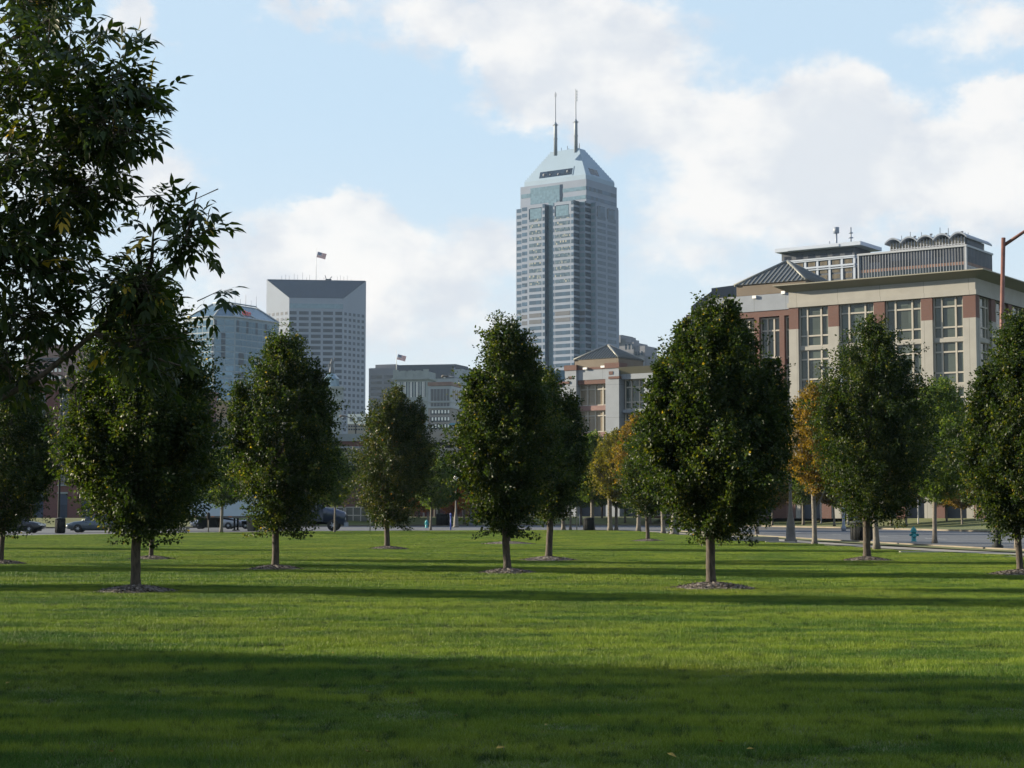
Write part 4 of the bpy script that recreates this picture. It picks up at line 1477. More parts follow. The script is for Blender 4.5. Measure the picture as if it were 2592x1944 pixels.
for k in range(36):
    z = zch - 11.6 - k * fh
    if z < 3: break
    for s0, s1 in segs:
        (vis if k < 20 else oth).append((toa(s0), toa(s1), z, z + 2.35, Fc))
    for j in range(5):
        a0 = 1.0 + j * (Ll - 1) / 5
        sd1.append((a0, a0 + 2.5, z, z + 2.1, Fr))
        sd2.append((a0 + .3, a0 + 2.8, z, z + 2.1, Fl))
windows(one, Fc, vis + sd1 + sd2 + oth, M['one_pane'])
ae = MB()
for i, (f, h) in enumerate([(-.7, 4), (-.62, 5), (-.55, 4), (-.45, 6), (-.38, 5), (-.28, 7), (-.2, 3), (-.14, 5), (.15, 3), (.42, 4), (.48, 5), (.55, 4), (.62, 5), (.7, 2)]):
    ae.box(f * hw - .08, f * hw + .08, 2, 2.16, zt, zt + h * .8)
ae.box(.18 * hw, .30 * hw, 2, 4, zt, zt + 1.4)
ae.tube([(.2 * hw, 3, zt + 1), (.17 * hw, 3, zt + 4)], .25, 6)
ae.tube([(.25 * hw, 3, zt + 1), (.31 * hw, 3, zt + 3.2)], .25, 6)
ae.build('roof_aerials', M['slab_dark'], one)


def us_flag_mat():
    mt, t, bs = bsdf_mat('flag_cloth')
    tcn = t.new('ShaderNodeTexCoord')
    sp = t.new('ShaderNodeSeparateXYZ')
    t.l.new(tcn.outputs['Object'], sp.inputs[0])
    st_ = t.m('LESS_THAN', t.m('FRACT', t.m('MULTIPLY', sp.outputs[2], 6.5)), 0.5)
    c = t.mix(st_, (0.72, 0.70, 0.68), (0.42, 0.04, 0.06))
    can = t.m('MULTIPLY', t.m('LESS_THAN', sp.outputs[0], 0.76), t.m('GREATER_THAN', sp.outputs[2], 0.4615))
    fx = t.m('SUBTRACT', t.m('FRACT', t.m('MULTIPLY', sp.outputs[0], 6 / .76)), .5)
    fz = t.m('SUBTRACT', t.m('FRACT', t.m('MULTIPLY', t.m('SUBTRACT', sp.outputs[2], .4615), 5 / .5385)), .5)
    star = t.m('LESS_THAN', t.m('ADD', t.m('MULTIPLY', fx, fx), t.m('MULTIPLY', fz, fz)), .06)
    cc = t.mix(star, (0.03, 0.045, 0.16), (0.7, 0.7, 0.7))
    t.l.new(t.mix(can, c, cc), bs.inputs['Base Color'])
    bs.inputs['Roughness'].default_value = 0.9
    return mt


M['flag'] = us_flag_mat()


def flagpole(label, sx, syb, syt, syf, D, hgt_):
    p0, p1 = P(sx, syb, D), P(sx, syt, D)
    t = thing('flagpole', label, 'flagpole', (p0.x, D, p0.z))
    H = p1.z - p0.z
    MB().tube([(0, 0, 0), (0, 0, H)], [.22, .12], 8).lathe([(.02, H), (.25, H + .2), (.02, H + .4)], 8).build('pole', M['white'], t)
    fb = MB()
    n = 14
    vs, fs = [], []
    for j in range(9):
        for i in range(n + 1):
            f = i / n
            vs.append((f * 1.6, .10 * math.sin(f * 9 + j * .35) * f, j / 8 - .22 * f * f * 1.2))
    # keep object coordinates regular: waviness only in y and a droop written as shear
    for j in range(8):
        for i in range(n): fs.append((j * (n + 1) + i, j * (n + 1) + i + 1, (j + 1) * (n + 1) + i + 1, (j + 1) * (n + 1) + i))
    vs = [(x, y, z + .22 * (x / 1.6) ** 2 * 1.2) for x, y, z in vs]
    fb.add(vs, fs, True)
    f_ = fb.build('flag', M['flag'], t)
    z_f = P(sx, syf, D).z - p0.z
    f_.scale = (hgt_, hgt_, hgt_)
    f_.location = (.15, 0, z_f - hgt_)
    f_.rotation_euler = (0, R(14), R(8))


flagpole('tall thin pole with a striped flag on the tower with the slanted roof', 800, 710, 630, 636.5, 1222, 4.0)
flagpole('shorter pole with a striped flag rising above the cream stone building', 1003.5, 940, 889, 896, 905, 2.8)

# ---------------- blue glass tower with pitched glass roof
b = Block('glass_tower', 'blue glass tower with a ribbed glass hip roof and small red sign', 'office tower', 570, 800, 985, 33)
e = b.e
zt = b.z(570, 800)
LU, LV = b.lu(470, 800), b.lv(706, 812)
ch = 8.5
pl = [(-LU, 0), (-ch, 0), (0, ch), (0, LV), (-LU, LV)]
MB().prism(pl, 0, zt).build('wall', M['tower_frame'], e)
# front, corner and side faces
Fch = (-ch, 0, 45)
Lc = ch * math.sqrt(2)
Fsd = (0, ch, 90)
vis, oth = [], []
fh = 3.75
for k in range(38):
    z = zt - 4.6 - k * fh
    if z < 2: break
    gl = []
    n = max(1, int((LV - ch) / 4.4))
    for j in range(n):
        a0 = .5 + j * (LV - ch - .5) / n
        gl.append((a0, a0 + (LV - ch) / n - .55, z, z + 3.05, Fsd))
    gl.append((.6, Lc / 2 - .3, z, z + 3.05, Fch))
    gl.append((Lc / 2 + .3, Lc - .6, z, z + 3.05, Fch))
    for j in range(int((LU - ch) / 4.2) + 1):
        a0 = -LU + 1 + j * 4.2
        if a0 + 3.6 < -ch: gl.append((a0, a0 + 3.6, z, z + 3.05, (0, 0, 0)))
    (vis if k < 22 else oth).extend(gl)
windows(e, Fsd, vis + oth, M['blue_glass'])
dk = MB()
for k in (0, 1):
    z = zt - 4.6 - k * fh
    for a0 in (1.2, 9.4, 17.4, 25.4): dk.fbox(Fsd, a0, a0 + 1.9, z, z + 3.1, -.1, .12)
    dk.fbox(Fch, .2, 1.6, z, z + 3.1, -.1, .12)
for k in range(2, 6):
    z = zt - 4.6 - k * fh
    dk.fbox(Fch, 4.2, 6.6, z, z + 3.1, -.1, .12)
    dk.fbox((0, 0, 0), -ch - 1.6, -ch - .4, z, z + 3.1, -.1, .12)
for k in (5, 6, 8, 9, 11, 12, 14):
    z = zt - 4.6 - k * fh
    dk.fbox(Fsd, 3.0, 7.5, z, z + 3.1, -.1, .12)
dk.build('dark_windows', M['tower_dark'], e)
rz_ = P(560, 762, 990).z
ins = 12.0
bt = [(-LU, 0), (-ch, 0), (0, ch), (0, LV), (-LU, LV)]
zr0 = zt + .4
tpz = rz_
tp = [(-LU - 2 + ins, ins), (-ins * .9, ins * .9), (-ins * .9, ins * .9), (-ins, LV - ins * .55), (-LU - 2 + ins, LV - ins * .55)]
MB().prism(bt, zr0, tpz, tp).build('glass_roof', M['blue_roof'], e)
rb = MB()
nb = [((-ch, 0), tp[1]), ((0, ch), tp[1]), ((0, ch + 9), (-ins * .95, ins + 3.5)), ((0, ch + 18), (-ins, ins + 8)), ((0, LV), tp[3]), ((-LU, 0), tp[0])]
for (p0, p1) in nb:
    rb.tube([(p0[0], p0[1], zr0 + .2), (p1[0], p1[1], tpz + .2)], .45, 6)
rb.tube([(-LU, -.2, zr0), (-ch, -.2, zr0), (.2, ch, zr0), (.2, LV, zr0)], .5, 6)
rb.tube([(tp[0][0], tp[0][1], tpz + .8), (tp[1][0], tp[1][1], tpz + .8), (tp[3][0], tp[3][1], tpz + .8)], .45, 6)
for i in range(7):
    f = i / 6
    x, y = tp[1][0] + (tp[3][0] - tp[1][0]) * f, tp[1][1] + (tp[3][1] - tp[1][1]) * f
    rb.tube([(x, y, tpz), (x, y, tpz + (7 if i % 2 == 0 else 4))], .14, 5)
rb.build('roof_rib', M['pale_frame'], e)
sg = MB()
f = .33
sx_, sy_, sz_ = -ins * f - 0.05, ch + 13, zr0 + (tpz - zr0) * f
sg.tube([(sx_ + .9, sy_ - 2 + 1.4 * math.cos(t_), sz_ + .6 + 1.2 * math.sin(t_)) for t_ in [i * .7 for i in range(10)]], .42, 6)
sg.tube([(sx_ + .9, sy_ + .4, sz_ + 1.4), (sx_ + .9, sy_ + 1.6, sz_ + .4), (sx_ + .9, sy_ + 2.8, sz_ + 1.2), (sx_ + .9, sy_ + 3.8, sz_ + .2)], .42, 6)
sg.tube([(sx_ + .9, sy_ - 3, sz_ - .2), (sx_ + .9, sy_ + 4, sz_ - .6)], .35, 6)
sg.build('red_sign', M['red_sign'], e)

# ---------------- monument with statue
D4 = 960
p = P(840, 907, D4)
t = thing('monument', 'tall stone monument shaft with a green lantern and dark statue on top', 'monument', (p.x, D4, 0))
zb_, zl, zs_, zst = P(840, 1080, D4).z, P(840, 980, D4).z, P(840, 947, D4).z, p.z
sh = MB()
sh.box(-6.5, 6.5, -6.5, 6.5, 0, zl - 40)
sh.box(-5.2, 5.2, -5.2, 5.2, zl - 40, zl - 8)
sh.box(-6.6, 6.6, -6.6, 6.6, zl - 8, zl - 6.5)
sh.box(-6.0, 6.0, -6.0, 6.0, zl - 6.5, zl - 1)
sh.box(-6.9, 6.9, -6.9, 6.9, zl - 1, zl)
sh.build('shaft', M['cream_stone'], t)
MB().lathe([(4.4, zl), (4.0, zl + 4.2), (4.6, zl + 4.4), (2.0, zs_), (1.4, zs_ + .6)], 8, smooth=False).build('lantern', M['teal_glass'], t)
stt = MB()
stt.lathe([(1.7, zs_ + .3), (1.5, zs_ + 1.5), (1.1, zs_ + 3.6), (.75, zs_ + 5.0), (1.0, zs_ + 6.0), (.9, zs_ + 6.8), (.35, zs_ + 7.2), (.55, zs_ + 7.8), (.45, zs_ + 8.4), (.1, zs_ + 8.8)], 10)
stt.tube([(.8, 0, zs_ + 6.6), (1.5, -.3, zs_ + 7.6), (1.4, -.4, zs_ + 9.4), (1.4, -.4, zst)], [.35, .28, .22, .12], 6)
stt.tube([(-.8, 0, zs_ + 6.5), (-1.6, -.2, zs_ + 5.2), (-1.8, -.3, zs_ + 2.6)], [.35, .28, .10], 6)
stt.build('statue', M['slab_dark'], t)

# ---------------- wide grey stone offices with banded windows
b = Block('office_building', 'low wide grey stone office block with long banded windows and rounded corner', 'office building', 1003, 935, 1010, 20)
e = b.e
zt = b.z(1003, 930)
LU, LV = b.lu(929, 937), 30
pl = [(-LU, 2.5), (-LU + .8, .8), (-LU + 2.5, 0), (0, 0), (0, LV), (-LU, LV)]
MB().prism(pl, 0, zt).prism([(-LU + 4, 3), (-2, 3), (-2, LV), (-LU + 4, LV)], zt, zt + 2.2).build('wall', M['office_stone'], e)
MB().prism([(0.06, 0.5), (42, 6), (42, 30), (0.06, 30)], 0, zt - 1.0).prism([(0.06, 3), (34, 8), (34, 28), (0.06, 28)], zt - 1.0, zt + 1.6).build('east_wing', M['slab_dark'], e)
ws = []
for k in range(14):
    z = zt - 6.2 - k * 3.35
    if z < 2: break
    ws += [(-LU + 1.8 + .6, -LU / 2 + .2, z, z + 1.75), (-LU / 2 + 1.6, -1.4, z, z + 1.75)]
windows(e, (0, 0, 0), ws, M['dark_pane'])

# ---------------- cream classical building
b = Block('stone_building', 'cream stone building with carved cornice and tall columned windows', 'building', 1083, 955, 900, 12)
e = b.e
z1_, zc_ = b.z(1083, 955), b.z(1083, 938)
LU, LV = b.lu(996.5, 955), 16
MB().box(-LU, 0, 0, LV, 0, z1_ - 1.0).build('wall', M['cream_stone'], e)
cn_ = MB().box(-LU - .8, .9, -.9, LV, z1_ - 1.0, z1_).box(-LU + .4, 0, -.3, LV, z1_, zc_ - .2)
for k in range(5):
    x = -LU + 1.2 + k * (LU - 2.2) / 4
    cn_.prism([(x - 1.4, -.5), (x + 1.4, -.5), (x + 1.4, .4), (x - 1.4, .4)], z1_, zc_ + (0.7 if k in (0, 4) else .1))
for k in range(26):
    x = -LU + k * LU / 25
    cn_.box(x - .16, x + .16, -.75, -.02, z1_ - 1.5, z1_ - 1.003)
cn_.build('cornice', M['cream_stone'], e)
zw0, zw1 = b.z(1083, 1005), b.z(1083, 966)
ws = []
nb_ = 5
for j in range(nb_):
    a0 = -LU + 1.6 + j * (LU - 1.6) / nb_
    ws.append((a0, a0 + (LU / nb_) - 1.6, zw0, zw1))
windows(e, (0, 0, 0), ws, M['office_glass'] if 'office_glass' in M else M['one_pane'])
cl = MB()
for (a0, a1, z0_, z1__) in ws:
    for f in (.33, .66):
        x = a0 + (a1 - a0) * f
        cl.box(x - .16, x + .16, -.22, -.03, z0_, z1__)
cl.build('column', M['white'], e)
cn_ = MB().box(-LU - .3, .3, -.5, .1, zw0 - 2.2, zw0 - 1.2)
cn_.build('string_course', M['cream_stone'], e)
ws = []
for k in range(8):
    z = zw0 - 6.4 - k * 4.5
    if z < 2: break
    for j in range(nb_):
        a0 = -LU + 1.9 + j * (LU - 1.6) / nb_
        ws.append((a0, a0 + (LU / nb_) - 2.2, z, z + 3.0))
windows(e, (0, 0, 0), ws, M['dark_pane'])

# ---------------- grey roof plant boxes behind
b = Block('hotel_building', 'blocky pale grey building with dark roof strip and a tall box on its roof', 'building', 1172, 935, 980, 16)
e = b.e
z0_ = b.z(1172, 955)
MB().box(-b.lu(1150, 940), 0, 0, 14, z0_ - 60, b.z(1172, 934)).box(0.05, 9, 0.3, 14, 0, b.z(1172, 938)).box(-40, -b.lu(1150, 940) - .02, 1, 22, 0, b.z(1100, 956)).build('wall', M['pale_frame'], e)
MB().box(-40.2, -b.lu(1150, 940) - .05, .6, 22, b.z(1100, 955.7), b.z(1100, 943.5)).build('roof_band', M['slab_dark'], e)
ws = []
for k in range(9):
    z = z0_ - 9 - k * 4
    for j in range(2):
        ws.append((1.0 + j * 4, 4.2 + j * 4, z, z + 1.9))
windows(e, (0, .3, 0), ws, M['dark_pane'])
MB().tube([(-32, 3, b.z(1100, 944)), (-32, 3, b.z(1111, 932))], .3, 6).tube([(-6, 3, b.z(1157, 934)), (-6, 3, b.z(1157, 929))], .5, 6).build('roof_aerials', M['steel'], e)

# ---------------- tan building with pale top storeys
b = Block('brick_building', 'tan building with red brown parapet, pale arcaded top storeys and white blinds', 'building', 1143, 970, 800, 14)
e = b.e
zt = b.z(1143, 968)
LU, LV = b.lu(1084, 975), b.lv(1168, 975)
zb1 = b.z(1143, 1030)
MB().box(-LU, 0, 0, LV, 0, zb1).build('wall', M['tan_brick'], e)
MB().box(-LU, 0, -.05, LV - .1, zb1, zt - 1.6).box(-LU - .3, .3, -.5, LV, zb1 - .5, zb1 + .3).box(-LU - .3, .3, -.4, LV, b.z(1143, 1018), b.z(1143, 1016)).build('upper_wall', M['pale_frame'], e)
MB().box(-LU - .2, -.05, -.4, LV, zt - 1.4, zt + 0.3).build('parapet', M['roof_tile'], e)
px = lambda q: -LU + (q - 1240) / 325 * LU
ws, ww, wl = [], [], []
for j in range(6):
    c_ = px(1295 + j * 44.5)
    ws.append((c_ - .65, c_ + .65, b.z(1143, 1014), b.z(1143, 984)))
    ws.append((c_ - .65, c_ + .65, b.z(1143, 1029), b.z(1143, 1019.5)))
for k in range(9):
    zc_ = b.z(1143, 1043 + k * 18.2)
    if zc_ < 2: break
    for j in range(6):
        c_ = px(1295 + j * 44.5)
        ws.append((c_ - .75, c_ + .75, zc_ - 1.1, zc_ + 1.1))
        wl.append((c_ - .1, c_ + .62, zc_ - .5, zc_ + .95))
windows(e, (0, -.05, 0), ws, M['dark_pane'])
bl = MB()
for (a0, a1, z0_, z1_) in wl: bl.fbox((0, 0, 0), a0, a1, z0_, z1_, .13, .2)
bl.build('blind', M['white'], e)['kind'] = 'stuff'
ws = [(2 + j * (LV - 3) / 4, 3.2 + j * (LV - 3) / 4, b.z(1143, 1010), b.z(1143, 984)) for j in range(4)]
windows(e, (0, 0, 90), ws, M['roof_tile'], 'side_window')

# ---------------- parking garage
b = Block('parking_garage', 'beige parking garage with dark open decks, between the slim pear and the tall pointed pear', 'parking garage', 1330, 1093, 300, -3)
e = b.e
LU = b.lu(975, 1093)
zt = b.z(1330, 1092.5)
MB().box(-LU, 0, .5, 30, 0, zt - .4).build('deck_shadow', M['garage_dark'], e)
w_ = MB()
for k in range(5):
    z1_ = zt - k * 2.86
    if z1_ < .6: break
    w_.box(-LU - .1, .1, 0.0, .45, max(0, z1_ - 1.85), z1_)
for k in range(7): w_.box(-LU + k * LU / 6.0 - .25, -LU + k * LU / 6 + .25, .05, .49, 0, zt - .1)
w_.build('parapet', M['garage_wall'], e)
M['deck_teal'] = simple('deck_teal', (0.06, 0.17, 0.20), 0.6)
t = thing('canopy', 'small blue green canopy standing on the garage roof beside the tall pointed pear', 'canopy', (P(1151, 1080, 306).x, 306, zt - .4))
MB().prism([(-1.1, -.8), (1.1, -.8), (1.1, .8), (-1.1, .8)], P(1151, 1076, 306).z - zt + .4, P(1151, 1071, 306).z - zt + .4, [(-.7, -.4), (.7, -.4), (.7, .4), (-.7, .4)]).build('roof', M['deck_teal'], t)
MB().box(-.12, .12, -.12, .12, 0, P(1151, 1076, 306).z - zt + .45).build('post', M['slab_dark'], t)

# ---------------- low brick building, middle
b = Block('brick_building', 'low red brick building with pale parapet and white framed windows behind the truck', 'building', 975, 1098, 212, 1.5)
e = b.e
LU = b.lu(525, 1098)
zt = b.z(975, 1098)
MB().box(-LU, 0, 0, 20, 0, zt - .9).build('wall', M['red_brick'], e)
MB().box(-LU - .1, .1, -.12, 20, zt - .9, zt).box(-LU, 0, -.08, .2, b.z(975, 1134), b.z(975, 1130)).build('parapet', M['cream_stone'], e)
nb_ = 5
for row, (ya, yb_) in enumerate(((1136, 1178), (1284, 1325))):
    for j in range(nb_):
        a1 = -(1.6) - j * (LU - 1) / nb_ if False else -LU + (j + 1) * LU / nb_ - 0.6 - (1.4 if j == nb_ - 1 else 0)
        a0 = a1 - LU / nb_ + 1.6
        z0_, z1_ = b.z(975, yb_), b.z(975, ya)
        wn_ = MB().fbox((0, 0, 0), a0, a1, z0_, z1_, -.2, .04).build('window', M['green_pane'], e)
        fm = MB()
        for f in (0, 1 / 3, 2 / 3, 1):
            x = a0 + (a1 - a0) * f
            fm.box(x - .06, x + .06, -.14, -.045, z0_, z1_)
        for f in (0, .5, 1):
            z = z0_ + (z1_ - z0_) * f
            fm.box(a0 + .06, a1 - .06, -.13, -.045, z - .06, z + .06)
        fm.build('frame', M['mullion'], wn_)
# pale billboard-like block on its roof line
b2_ = Block('white_building', 'small white fronted building with tan lower storeys above the low brick roof', 'building', 922, 1050, 420, 0)
e = b2_.e
LU = b2_.lu(880, 1050)
MB().box(-LU, 0, 0, 12, b2_.z(922, 1073), b2_.z(922, 1048)).build('upper_wall', M['white'], e)
MB().box(-LU + .05, -.05, .05, 12, 0, b2_.z(922, 1073)).build('wall', M['garage_wall'], e)
ws = [(-LU + .5, -LU + 1.4, b2_.z(922, 1067), b2_.z(922, 1055)), (-LU + 2.3, -LU + 3.3, b2_.z(922, 1067), b2_.z(922, 1055))]
windows(e, (0, 0, 0), ws, M['pale_frame'])
ws = [(-LU + .2 + j * .6, -LU + .6 + j * .6, b2_.z(922, 1089 - r_ * 8), b2_.z(922, 1085 - r_ * 8)) for r_ in range(2) for j in range(6)]
windows(e, (0, .05, 0), ws, M['one_pane'])

# ---------------- mural wall
b = Block('mural_wall', 'beige gable wall with a faded round medallion painted on it, seen between two pears', 'building', 590, 1014, 290, 3)
e = b.e
LU = b.lu(470, 1014)
MB().box(-LU, 0, 0, 14, 0, b.z(590, 1014)).build('wall', M['garage_wall'], e)
M['mural_tan'] = simple('mural_tan', (0.30, 0.22, 0.15), 0.9)
M['mural_dark'] = simple('mural_dark', (0.12, 0.11, 0.12), 0.9)
mc = (P(556, 1037, 290).x - b.p.x, b.z(556, 1037))
MB().lathe([(1.55, -.03), (1.55, .05)], 32, (mc[0], -.02, mc[1]), 'y', smooth=False).build('medallion', M['mural_tan'], e)
rg_ = MB()
rg_.tube([(mc[0] + 1.2 * math.cos(i * .35), -.06, mc[1] + 1.2 * math.sin(i * .35)) for i in range(19)], .05, 5)
for rr in (.5, .95, 1.3):
    rg_.tube([(mc[0] + .2 + rr * math.cos(i * .3), -.06, mc[1] - 2.9 + rr * math.sin(i * .3)) for i in range(11)], .06, 5)
rg_.build('painted_lines', M['mural_dark'], e)

# ---------------- left: dark red brick building, brown block and grey block behind
b = Block('brick_building', 'dark red brick building with flat cornice and tall narrow windows at the west edge', 'building', 420, 960, 205, 4)
e = b.e
LU = b.lu(-190, 957)
zt = b.z(95, 958)
MB().box(-LU, 0, 0, 25, 0, zt - .7).build('wall', M['dark_brick'], e)
MB().box(-LU - .3, .3, -.4, 25, zt - .7, zt).box(-LU - .1, .1, -.15, 25, zt - 1.3, zt - .7).build('cornice', M['brown_brick'], e)
for k in range(4):
    for j in range(9):
        a0 = P(20 + j * 62 - 60, 1000, 205).x - b.p.x
        z0_ = .9 + k * 4.0
        h_ = 2.6 if k else 2.9
        if a0 < -LU + .5 or a0 + 1.2 > -.3: continue
        wn_ = MB().fbox((0, 0, 0), a0, a0 + 1.15, z0_, z0_ + h_, -.2, .04).build('window', M['one_pane'] if k == 0 else M['dark_pane'], e)
        MB().box(a0 - .1, a0 + 1.25, -.16, -.045, z0_ - .18, z0_).box(a0 - .05, a0 + 1.2, -.14, -.045, z0_ + h_, z0_ + h_ + .2).build('sill', M['cream_stone'], wn_)
b = Block('brick_building', 'brown brick block with a row of white windows, rising behind the dark red building', 'building', 162, 872, 520, 8)
e = b.e
LU = b.lu(60, 870)
MB().box(-LU, 0, 0, 20, 0, b.z(162, 872)).build('wall', M['brown_brick'], e)
ws = [(P(118 + j * 11, 940, 520).x - b.p.x - .35, P(118 + j * 11, 940, 520).x - b.p.x + .4, b.z(162, y_ + 9), b.z(162, y_)) for y_ in (932, 952) for j in range(4)]
windows(e, (0, 0, 0), ws, M['white'])
windows(e, (0, 0, 0), [(-LU + 2, -.4, b.z(162, 914), b.z(162, 905))], M['dark_pane'])
b = Block('grey_building', 'pale grey block with a round tank on its roof, behind the brown brick block', 'building', 260, 880, 600, 5)
e = b.e
LU = b.lu(163, 880)
MB().box(-LU, 0, 0, 20, 0, b.z(230, 878)).build('wall', M['office_stone'], e)
MB().lathe([(1.9, b.z(187, 880)), (1.9, b.z(187, 868)), (.3, b.z(187, 866))], 18, (P(187, 870, 600).x - b.p.x, 4, 0)).build('roof_tank', M['steel'], e)
t = thing('chimney', 'short orange brick chimney beside the grey block', 'chimney', (P(186, 950, 230).x, 230, 0))
MB().box(-.45, .45, -.4, .4, 0, P(186, 944, 230).z).build('stack', M['red_brick'], t)
MB().box(-.6, .6, -.55, .55, P(186, 944, 230).z, P(186, 936, 230).z).build('cap', M['cream_stone'], t)

# ---------------- brown gothic building right behind the skyscraper
b = Block('stepped_building', 'dark stepped building with sloping shoulder half hidden behind the skyscraper', 'building', 1604, 870, 1180, 30)
e = b.e
pz = lambda sx, sy: b.z(sx, sy)
MB().box(-24, 0, 0, 22, 0, pz(1602, 866)).box(-24, -9, -2, 22, pz(1602, 866), pz(1584, 847)).box(-24, -5.5, 0, 20, pz(1602, 866), pz(1590, 855)).build('wall', M['office_stone'], e)
MB().prism([(-24, 0), (-9, 0), (-9, 18), (-24, 18)], pz(1584, 847), pz(1584, 847) + .3).build('roof', M['slate'], e)
MB().box(.06, 8, 1, 20, 0, pz(1620, 876)).box(8.02, 15, 2, 18, 0, pz(1630, 902)).build('wing', M['office_stone'], e)
MB().box(12.2, 13.2, 3, 4, pz(1630, 902), pz(1630, 895)).build('pinnacle', M['slate'], e)
ws = [(-6.5 + j * 2.6, -5.3 + j * 2.6, pz(1604, 884), pz(1604, 870)) for j in range(3)] + [(1 + j * 2.3, 2.1 + j * 2.3, pz(1604, 900 - 0), pz(1604, 890)) for j in range(3)]
windows(e, (0, 0, 0), ws, M['tower_dark'])
t = thing('low_building', 'low dark blue block showing between the pear crown and the white pavilion', 'building', (P(1420, 950, 420).x, 420, 0))
MB().box(-3.5, 3.5, 0, 10, 0, P(1420, 938, 420).z).build('wall', M['blue_roof'], t)


# ---------------- brick and panel offices
def hip_roof(e, x0, x1, y0, y1, z0, apex, ribs=True):
    ax, ay, az_ = apex
    MB().add([(x0, y0, z0), (x1, y0, z0), (x1, y1, z0), (x0, y1, z0), (ax, ay, az_)], [(0, 1, 4), (1, 2, 4), (2, 3, 4), (3, 0, 4), (3, 2, 1, 0)]).build('hip_roof', M['seam_roof'], e)
    rb = MB()
    n = 16
    for i in range(1, n):
        for (p0, p1) in (((x0, y0), (x1, y0)), ((x1, y0), (x1, y1))):
            f = i / n
            bx, by = p0[0] + (p1[0] - p0[0]) * f, p0[1] + (p1[1] - p0[1]) * f
            # seams run straight up the slope until they meet a hip
            if p0[1] == p1[1]:
                lim = min((bx - x0) / (ax - x0), (x1 - bx) / (x1 - ax))
                q = (bx, y0 + (ay - y0) * lim)
            else:
                lim = min((by - y0) / (ay - y0), (y1 - by) / (y1 - ay))
                q = (x1 + (ax - x1) * lim, by)
            lim = max(0, min(1, lim))
            rb.tube([(bx, by, z0 + .05), (q[0], q[1], z0 + (az_ - z0) * lim + .05)], .09, 4)
    rb.build('roof_seam', M['seam_rib'], e)
    MB().tube([(x1, y0, z0), (ax, ay, az_ + .05)], .2, 6).tube([(x0, y0, z0), (ax, ay, az_ + .05)], .2, 6).tube([(x1, y1, z0), (ax, ay, az_ + .05)], .2, 6).build('ridge_cap', M['seam_roof'], e)


def glazed(e, F, a0, a1, z0, z1, vs_, hs, mat, name='window'):
    """pane with a pale grid of mullions (vs_, hs fractions) as its frame"""
    wn_ = MB().fbox(F, a0, a1, z0, z1, -.45, -.25).build(name, mat, e)
    fm = MB()
    for f in vs_:
        x = a0 + (a1 - a0) * f
        fm.fbox(F, x - .10, x + .10, z0, z1, -.25, -.08)
    for f in hs:
        z = z1 - (z1 - z0) * f
        fm.fbox(F, a0, a1, z - .09, z + .09, -.25, -.10)
    fm.build('frame', M['mullion'], wn_)


b = Block('office_building', 'large beige panel and brick office building with deep cornice at the street corner', 'office building', 2468, 700, 190, 35, z=0.9)
e = b.e
LU = b.lu(1996, 735)
LV = 46.0
ztip = b.z(2468, 688)
zc0 = b.z(2468, 703)          # under the flare
zw = b.z(2465, 745)           # top of the windows
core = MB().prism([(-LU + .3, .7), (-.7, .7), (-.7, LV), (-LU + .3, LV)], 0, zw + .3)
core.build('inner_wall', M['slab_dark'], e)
fz = MB().box(-LU, 0, 0, LV, zw, zc0)
fz.box(-LU - .12, .12, -.12, LV, zw + .0, zw + .55)
fz.build('frieze', M['beige_panel'], e)
MB().prism([(-LU, -.01), (.01, -.01), (.01, LV), (-LU, LV)], zc0, ztip, [(-LU - 1.3, -1.4), (1.4, -1.4), (1.4, LV), (-LU - 1.3, LV)]).build('cornice', M['cornice'], e)
MB().prism([(-LU - 1.35, -1.45), (1.45, -1.45), (1.45, LV), (-LU - 1.35, LV)], ztip, ztip + .12).build('roof', M['cornice'], e)
nby = 4
bay = LU / nby
pier_b, pier_w = MB(), MB()
zbr = b.z(2465, 803)
st_h = (b.z(2465, 745) - b.z(2465, 861))       # storey
pw = bay * 0.235
for j in range(nby + 1):
    c_ = -LU + j * bay
    a0, a1 = (c_, c_ + pw * .9) if j == 0 else ((c_ - pw * 1.1, c_) if j == nby else (c_ - pw / 2, c_ + pw / 2))
    MB().box(a0, a1, .0, .72, zbr, zw).build('brick_pier', M['red_brick'], e)
    MB().box(a0, a1, -.03, .72, 0, zbr).build('pier', M['beige_panel'], e)
nsd = 8
for j in range(1, nsd + 1):
    y = j * bay
    if y > LV: break
    MB().box(-.72, 0, y - pw / 2, y + pw / 2, zbr, zw).build('brick_pier', M['red_brick'], e)
    MB().box(-.72, .03, y - pw / 2, y + pw / 2, 0, zbr).build('pier', M['beige_panel'], e)
pier_b.box(-.72, 0, .73, pw * .9, zbr, zw)
pier_w.box(-.72, .03, .73, pw * .9, 0, zbr)
pier_b.build('brick_pier', M['red_brick'], e)
pier_w.build('pier', M['beige_panel'], e)
sp_ = MB()
for k in range(1, 5):
    z = zw - k * st_h
    if z < 2.2: break
    sp_.box(-LU + .2, -.2, .22, .9, z, z + st_h * .085)
    sp_.box(-.9, -.22, .9, LV, z, z + st_h * .085)
sp_.build('spandrel', M['beige_panel'], e)
for j in range(nby):
    c0, c1 = -LU + j * bay + (pw * .9 if j == 0 else pw / 2), -LU + (j + 1) * bay - (pw * 1.1 if j == nby - 1 else pw / 2)
    for k in range(4):
        z1_ = zw - k * st_h
        z0_ = z1_ - st_h * .915
        if k == 3: z0_ = max(z0_, .6)
        glazed(e, (0, .25, 0), c0, c1, z0_, z1_, (0.02, .27, .73, .98), (.0, .235, .735, .995), M['green_pane'])
    MB().box(c0, c1, .72, .95, 0, 4.6).build('ground_window', M['shadow_glass'], e)
